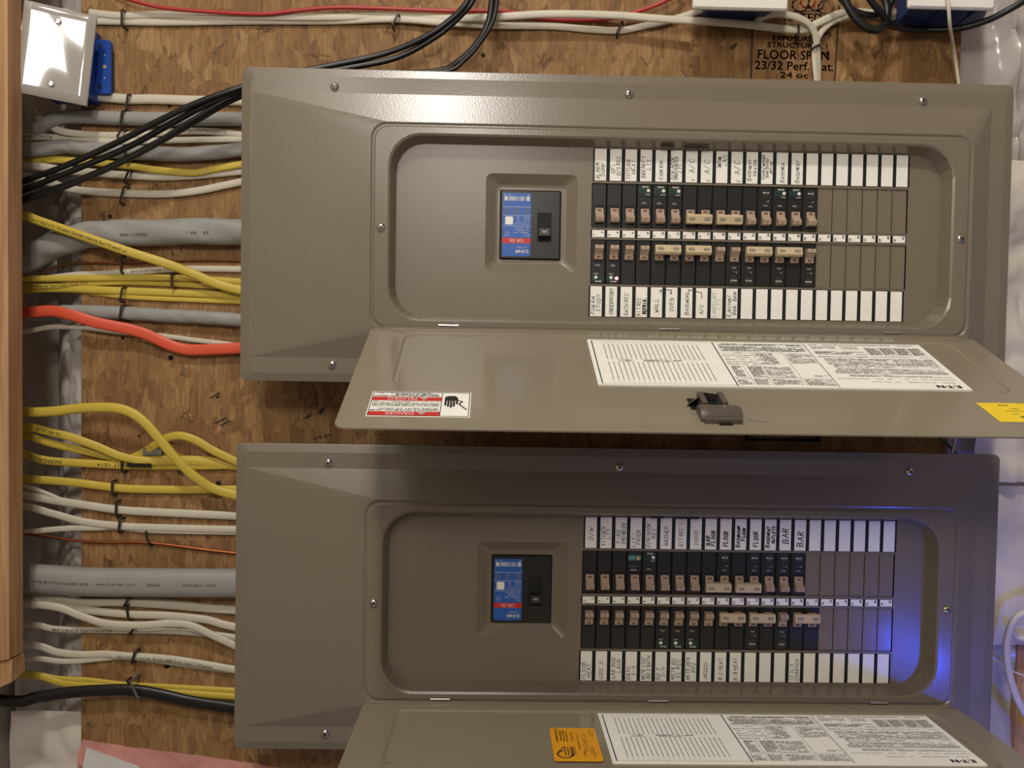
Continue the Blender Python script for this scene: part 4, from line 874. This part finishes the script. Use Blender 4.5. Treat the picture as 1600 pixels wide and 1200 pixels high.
# black bundle, in front of everything, behind the cover edge, out over the top
def bundle(label, pts, wpx):
    P = []
    for (px, py, z) in pts: x, y = unp(px, py, z); P.append((x, y, z))
    o = sweep(catmull(P, 8), wpx/30, wpx/30*.9, JBLACK, 10).top('cable', label, 'cable', smooth=True, angle=60)
    return o
bundle('black cable, uppermost of the slanting bundle, curving up past the panel top', [(-40, 315, -2.6), (37, 283, -2.6), (100, 260, -2.4), (180, 224, -2.0), (250, 188, -1.6), (310, 160, -1.4), (375, 137, -1.5), (440, 118, -2.0), (520, 102, -2.4), (600, 84, -2.6), (660, 60, -2.4), (705, 30, -2.2), (730, 2, -2), (740, -30, -2)], 9)
bundle('black cable, second of the slanting bundle, just under the uppermost', [(-40, 328, -2.6), (37, 297, -2.7), (110, 268, -2.5), (200, 230, -2.2), (280, 186, -1.8), (330, 160, -1.6), (375, 143, -1.7), (440, 124, -2.1), (540, 107, -2.5), (620, 90, -2.7), (680, 58, -2.5), (716, 28, -2.3), (738, 2, -2.1), (748, -30, -2.1)], 9)
bundle('black cable, third of the slanting bundle, ending in the right-hand arc', [(-40, 350, -2.8), (37, 312, -2.8), (110, 287, -2.6), (170, 262, -2.4), (230, 232, -2.2), (300, 192, -1.9), (375, 150, -1.9), (460, 128, -2.6), (560, 118, -3.1), (680, 112, -3.0), (718, 95, -2.8), (745, 68, -2.6), (762, 38, -2.4), (768, 8, -2.3), (770, -30, -2.3)], 10)
bundle('black cable, lowest of the slanting bundle', [(-40, 342, -2.5), (37, 315, -2.5), (90, 297, -2.4), (160, 268, -2.2), (220, 238, -2.0), (300, 188, -1.7), (375, 146, -1.75), (450, 129, -2.4), (560, 120, -2.9), (690, 113, -2.75), (728, 92, -2.6), (752, 64, -2.4), (769, 36, -2.2), (776, 6, -2.1), (778, -30, -2.1)], 7)

# ---------------------------------------------------------------- staples
def staple(px, py, lpx, ang, zt, label, mt=DKSTEEL, r=.058):
    x, y = unp(px, py, -4+zt); h = lpx/29/2; a = math.radians(ang); dx, dy = math.sin(a)*h, math.cos(a)*h
    P = [(x-dx*1.02+.07, y-dy*1.02, -4.1), (x-dx+.03, y-dy, -4+zt*.8), (x-dx*.85, y-dy*.85, -4+zt), (x+dx*.85, y+dy*.85, -4+zt), (x+dx+.03, y+dy, -4+zt*.8), (x+dx*1.02+.07, y+dy*1.02, -4.1)]
    mb = MB(); path = [Vector(p) for p in P]; loops = []
    for i, p in enumerate(path):
        t = (path[min(i+1, 5)]-path[max(i-1, 0)]).normalized(); s = Vector((math.cos(a), -math.sin(a), 0)); u = s.cross(t).normalized()
        loops.append([tuple(p+s*r*1.1*math.cos(k*math.pi/3)+u*r*math.sin(k*math.pi/3)) for k in range(6)])
    mb.loft(loops, mt, True, True); mb.top('cable_staple', label, 'staple', 'wire staples on the board', smooth=True)
for a in ((190, 27, 24, 0, .55, 'dark staple over the white pair beside the blank cover plate'), (198, 159, 24, -8, .5, 'staple on the single white cable under the cover plate corner'), (189, 185, 26, -8, .75, 'staple on the first grey cable'),
          (186, 208, 14, -30, .5, 'small staple at the white cables behind the black bundle'), (195, 237, 22, 5, .8, 'staple on the second grey cable, half behind the black bundle'), (197, 276, 20, -22, .5, 'staple below the dipping yellow cable'), (190, 304, 26, -15, .45, 'staple on the lowest white cable under the black bundle'),
          (189, 413, 26, 0, .35, 'staple over the dull copper wire above the yellow group'), (268, 438, 20, 0, .5, 'right-hand staple gripping two yellow cables'), (189, 460, 22, -12, .5, 'left-hand staple on the lower yellow cables of the group'), (188, 488, 22, -10, .75, 'bright staple on the twisted grey cable'),
          (190, 729, 18, 0, .45, 'staple on the lettered yellow cable beside the grey clip'), (175, 763, 22, 0, .4, 'black staple on the lone yellow cable'), (181, 796, 24, 0, .4, 'black staple on the first white cable below the yellow ones'), (186, 822, 22, -8, .4, 'black staple just above the copper wire'),
          (230, 842, 22, 18, .25, 'slanted staple over the bright copper wire'), (197, 941, 16, -32, .45, 'slanted staple just under the thick grey cable'), (199, 958, 22, 8, .45, 'staple on the second white cable under the thick grey cable'), (205, 987, 12, -40, .4, 'short slanted staple on the lettered white cable'),
          (208, 1027, 20, -18, .45, 'staple on the grey-lettered white pair'), (617, 31, 20, -28, .6, 'slanted staple over the white pair above the upper panel'), (968, 43, 22, -22, .45, 'twisted staple where the lower white cable sags'), (1248, 48, 20, 0, .8, 'thin staple where two white cables meet at the grade stamp'),
          (1276, 72, 12, -62, .6, 'brown staple across the white drop cable on the stamp'), (201, 1068, 12, 28, .4, 'small staple poking out above the black cable')):
    staple(*a)
staple(210, 1079, 30, 25, 1.0, 'grey clip staple wrapped round the black cable at bottom', mat('clip_grey', srgb(98, 96, 90), .5), .07)
# clip behind the yellow cables
mb = MB(); x, y = unp(236, 706, -3.6); mb.box(x-.5, y-.2, -4, x+.48, y+.22, -3.75, mat('duct_grey', srgb(128, 124, 116), .45), ch=.03); mb.top('grey_clip', 'small grey metal clip peeking out above the yellow cables', 'clip')
mb = MB(); x, y = unp(217, 727, -3.5); mb.box(x-.62, y-.1, -3.72, x+.6, y+.1, -3.45, JBLACK, ch=.04); mb.top('marker_pen', 'short black stick lying on the lettered yellow cable', 'stick')

# ---------------------------------------------------------------- boxes and plates
def px_rot_rect(cx, cy, w_, h_, ang, z):
    x, y = unp(cx, cy, z); a = math.radians(ang); c_, s_ = math.cos(a), math.sin(a)
    return lambda u, v, q: (x+u*c_-v*s_, y+u*s_+v*c_, z+q)
fr0 = px_rot_rect(91, 83, 0, 0, 6.5, -1.6)
fr = lambda u, v, q: fr0(u*.85+q*.15-.16, v*.955, q-u*.25)
bx0 = unp(91, 83, -1.6); fb = lambda u, v, q: (bx0[0]+u, bx0[1]+v, -1.6+q)
cb = lambda u, v, q: tuple(a-b for a, b in zip(fb(u, v, q), fr(0, 0, 0)))
cp = empty('blank_cover_plate', *fr(0, 0, 0), 'white blank cover plate with two slotted screws on a blue box', 'cover plate')
cl = lambda u, v, q: tuple(a-b for a, b in zip(fr(u, v, q), fr(0, 0, 0)))
mb = MB(); w2, h2 = 1.82, 2.36
def sheet(u, v): return .014*math.sin(u*1.3+.6)*math.cos(v*1.0)+.008*math.cos(u*2.4-v*1.3)
n1, n2 = 16, 20; vs = []
for j in range(n2+1):
    for i in range(n1+1):
        u = -w2+2*w2*i/n1; v = -h2+2*h2*j/n2; e = min(w2-abs(u), h2-abs(v)); vs.append((u, v, sheet(u, v)-(.12 if e < .01 else 0)))
mb.add(vs, [(j*(n1+1)+i, j*(n1+1)+i+1, (j+1)*(n1+1)+i+1, (j+1)*(n1+1)+i) for j in range(n2) for i in range(n1)], PLATE)
mb.box(-w2, -h2, -.25, w2, h2, -.13, PLATE)
mb.build('plate', cp, cl, smooth=True, angle=50, recalc=False)
for v in (-1.62, 1.62):
    mb = MB(); mb.disc(0, v, .15, .03, STEEL, 14, .05); stroke(mb, [(-.13, v-.06), (.13, v+.06)], .035, .085, GAPB); mb.build('plate_screw', cp, cl)
mb = MB(); mb.box(-1.3, -1.8, -2.36, .95, 1.8, -.5, BOXBLUE)
mb.loft([[(a, b, -2.05) for a, b, c in rrect(.6, -1.4, 1.72, 1.38, .16, 0)], [(a, b, -1.85) for a, b, c in rrect(.6, -1.4, 1.72, 1.38, .16, 0)], [(a, b, -1.82) for a, b, c in rrect(.63, -1.37, 1.69, 1.35, .14, 0)]], BOXBLUE, True, True)
for v, r in ((-.6, .05), (-.02, .1), (.56, .05)): mb.disc(1.42, v, r, -1.81, mat('hole_tan', srgb(190, 160, 125), .8), 10)
for v in (-1.05, 1.02): mb.disc(1.18, v, .14, -1.81, mat('box_hole_dark', srgb(14, 34, 84), .6), 10)
mb.build('blue_box', cp, cb)['label'] = 'blue plastic electrical box with a drilled side ear'

def top_box(x0, x1, ybot, bx0, bx1, bybot, label):
    """front plate and body of a box above the frame; only the lower rim shows in the photograph"""
    zf = -1.0; a, b = unp(x0, ybot, zf); c, d = unp(x1, ybot, zf); y0 = b-4.7
    r = empty('device_box', (a+c)/2, b-2.3, zf-1.4, label, 'electrical box')
    f = shifted((a+c)/2, b-2.3, zf-1.4)
    mb = MB(); mb.loft([rrect(a, y0, c, b, .12, zf-.22), rrect(a, y0, c, b, .12, zf-.1), rrect(a+.08, y0+.08, c-.08, b-.08, .1, zf)], PLATEW, True, True)
    mb.build('face_plate', r, f, smooth=True)
    e0, eb = unp(bx0, bybot, -4); e1, _ = unp(bx1, bybot, -4)
    mb = MB(); mb.loft([rrect(e0+.15, y0+.5, e1-.1, eb-.12, .15, -3.98), rrect(e0, y0+.4, e1, eb-.02, .15, -3.4), rrect(max(a+.1, e0-.1), y0+.3, min(c-.1, e1+.3), b-.25, .15, zf-.22)], BOXNAVY, True, True)
    for k in (.3, .7): mb.box(e0+(e1-e0)*k-.04, eb-.25, -3.4, e0+(e1-e0)*k+.04, eb-.02, zf-.3, BOXNAVY)
    mb.build('box_body', r, f, smooth=True); return r
top_box(1083, 1232, 12, 1092, 1187, 34, 'blue electrical box with white plate at the top edge above the grade stamp')
top_box(1420, 1555, 11, 1392, 1522, 47, 'blue electrical box with white plate near the top right corner')
# cords at the top right
bundle('black cord forming the small inner loop at the top right', [(1300, -25, -2.4), (1318, 2, -2.4), (1336, 18, -2.4), (1362, 24, -2.4), (1385, 16, -2.5), (1398, -10, -2.6), (1400, -30, -2.6)], 10)
bundle('black cord forming the large outer loop at the top right', [(1310, -25, -2.0), (1325, 10, -2.0), (1340, 32, -2.0), (1355, 44, -2.0), (1372, 46, -2.1), (1384, 34, -2.3), (1386, 12, -2.5), (1378, -12, -2.6), (1370, -30, -2.6)], 12)
bundle('black cord passing between the two loops', [(1345, -30, -1.7), (1360, 0, -1.8), (1378, 22, -2.0), (1388, 38, -2.5), (1410, 44, -3.0), (1450, 47, -3.3)], 10)
bundle('black cord rising to the right from behind the blue box', [(1440, 46, -3.4), (1480, 46, -2.9), (1510, 42, -2.4), (1545, 31, -1.8), (1575, 16, -1.3), (1605, -2, -1.0), (1640, -30, -1)], 10)
def cord(label, pts, wpx, mt):
    P = [(*unp(px, py, z), z) for px, py, z in pts]; return sweep(catmull(P, 8), wpx/30, wpx/30*.75, mt, 8).top('cord', label, 'cord', smooth=True, angle=60)
cord('thin white cord hanging from the top right box to the panel', [(1480, -20, -.8), (1482, 8, -.7), (1484, 38, -1.0), (1487, 58, -1.8), (1490, 76, -2.6), (1494, 102, -3.0), (1498, 132, -3.2), (1502, 170, -3.5)], 5.5, JWHITE)
cord('green wire in the gap between the two panels', [(1452, 660, -3.4), (1464, 680, -3.4), (1478, 692, -3.5), (1492, 706, -3.6), (1510, 725, -3.8)], 5, JGREEN)
cord('thin white wire in the gap between the panels, right of the green wire', [(1505, 655, -3.2), (1494, 680, -3.2), (1488, 705, -3.4), (1480, 740, -3.6)], 5, JWHITE)
cord('thick white cord bowing down at the lower right edge', [(1640, 950, -2.0), (1600, 958, -2.0), (1583, 972, -2.0), (1574, 1000, -2.0), (1574, 1035, -1.8), (1583, 1075, -1.5), (1602, 1115, -1.2), (1640, 1160, -1.2)], 12, JWHITE)
cord('white cord curling back at the right edge above the bowed cord', [(1580, 975, -2.8), (1584, 990, -2.8), (1595, 998, -2.8), (1620, 1000, -2.8)], 9, JWHITE)
cord('hair-thin white cord crossing behind the bowed cord', [(1545, 1030, -3.4), (1565, 1036, -3.3), (1585, 1050, -3.2), (1610, 1058, -3.1), (1640, 1064, -3.0)], 3, JWHITE)
# dark opening frame in the gap between panels
mb = MB(); a, b = unp(1166, 668, -3.9); c, d = unp(1281, 690, -3.9)
for q in ((a, b, a+.14, d), (c-.2, b, c, d), (a, d-.14, c, d), (a, b-.4, c, b-.26)): mb.box(q[0], q[1], -4, q[2], q[3], -3.85, GAPB)
mb.top('black_frame', 'black rectangular frame edge showing in the dark gap under the upper door', 'frame')
# stud seen at the lower right edge
mb = MB(); a, b = unp(1592, 980, -4.2); mb.box(a, b-1, -6, a+4, b+14, -4.2, PINE); mb.top('wall_stud', 'wood stud edge at the right border beside the bowed white cord', 'stud')
bpy.context.view_layer.update()
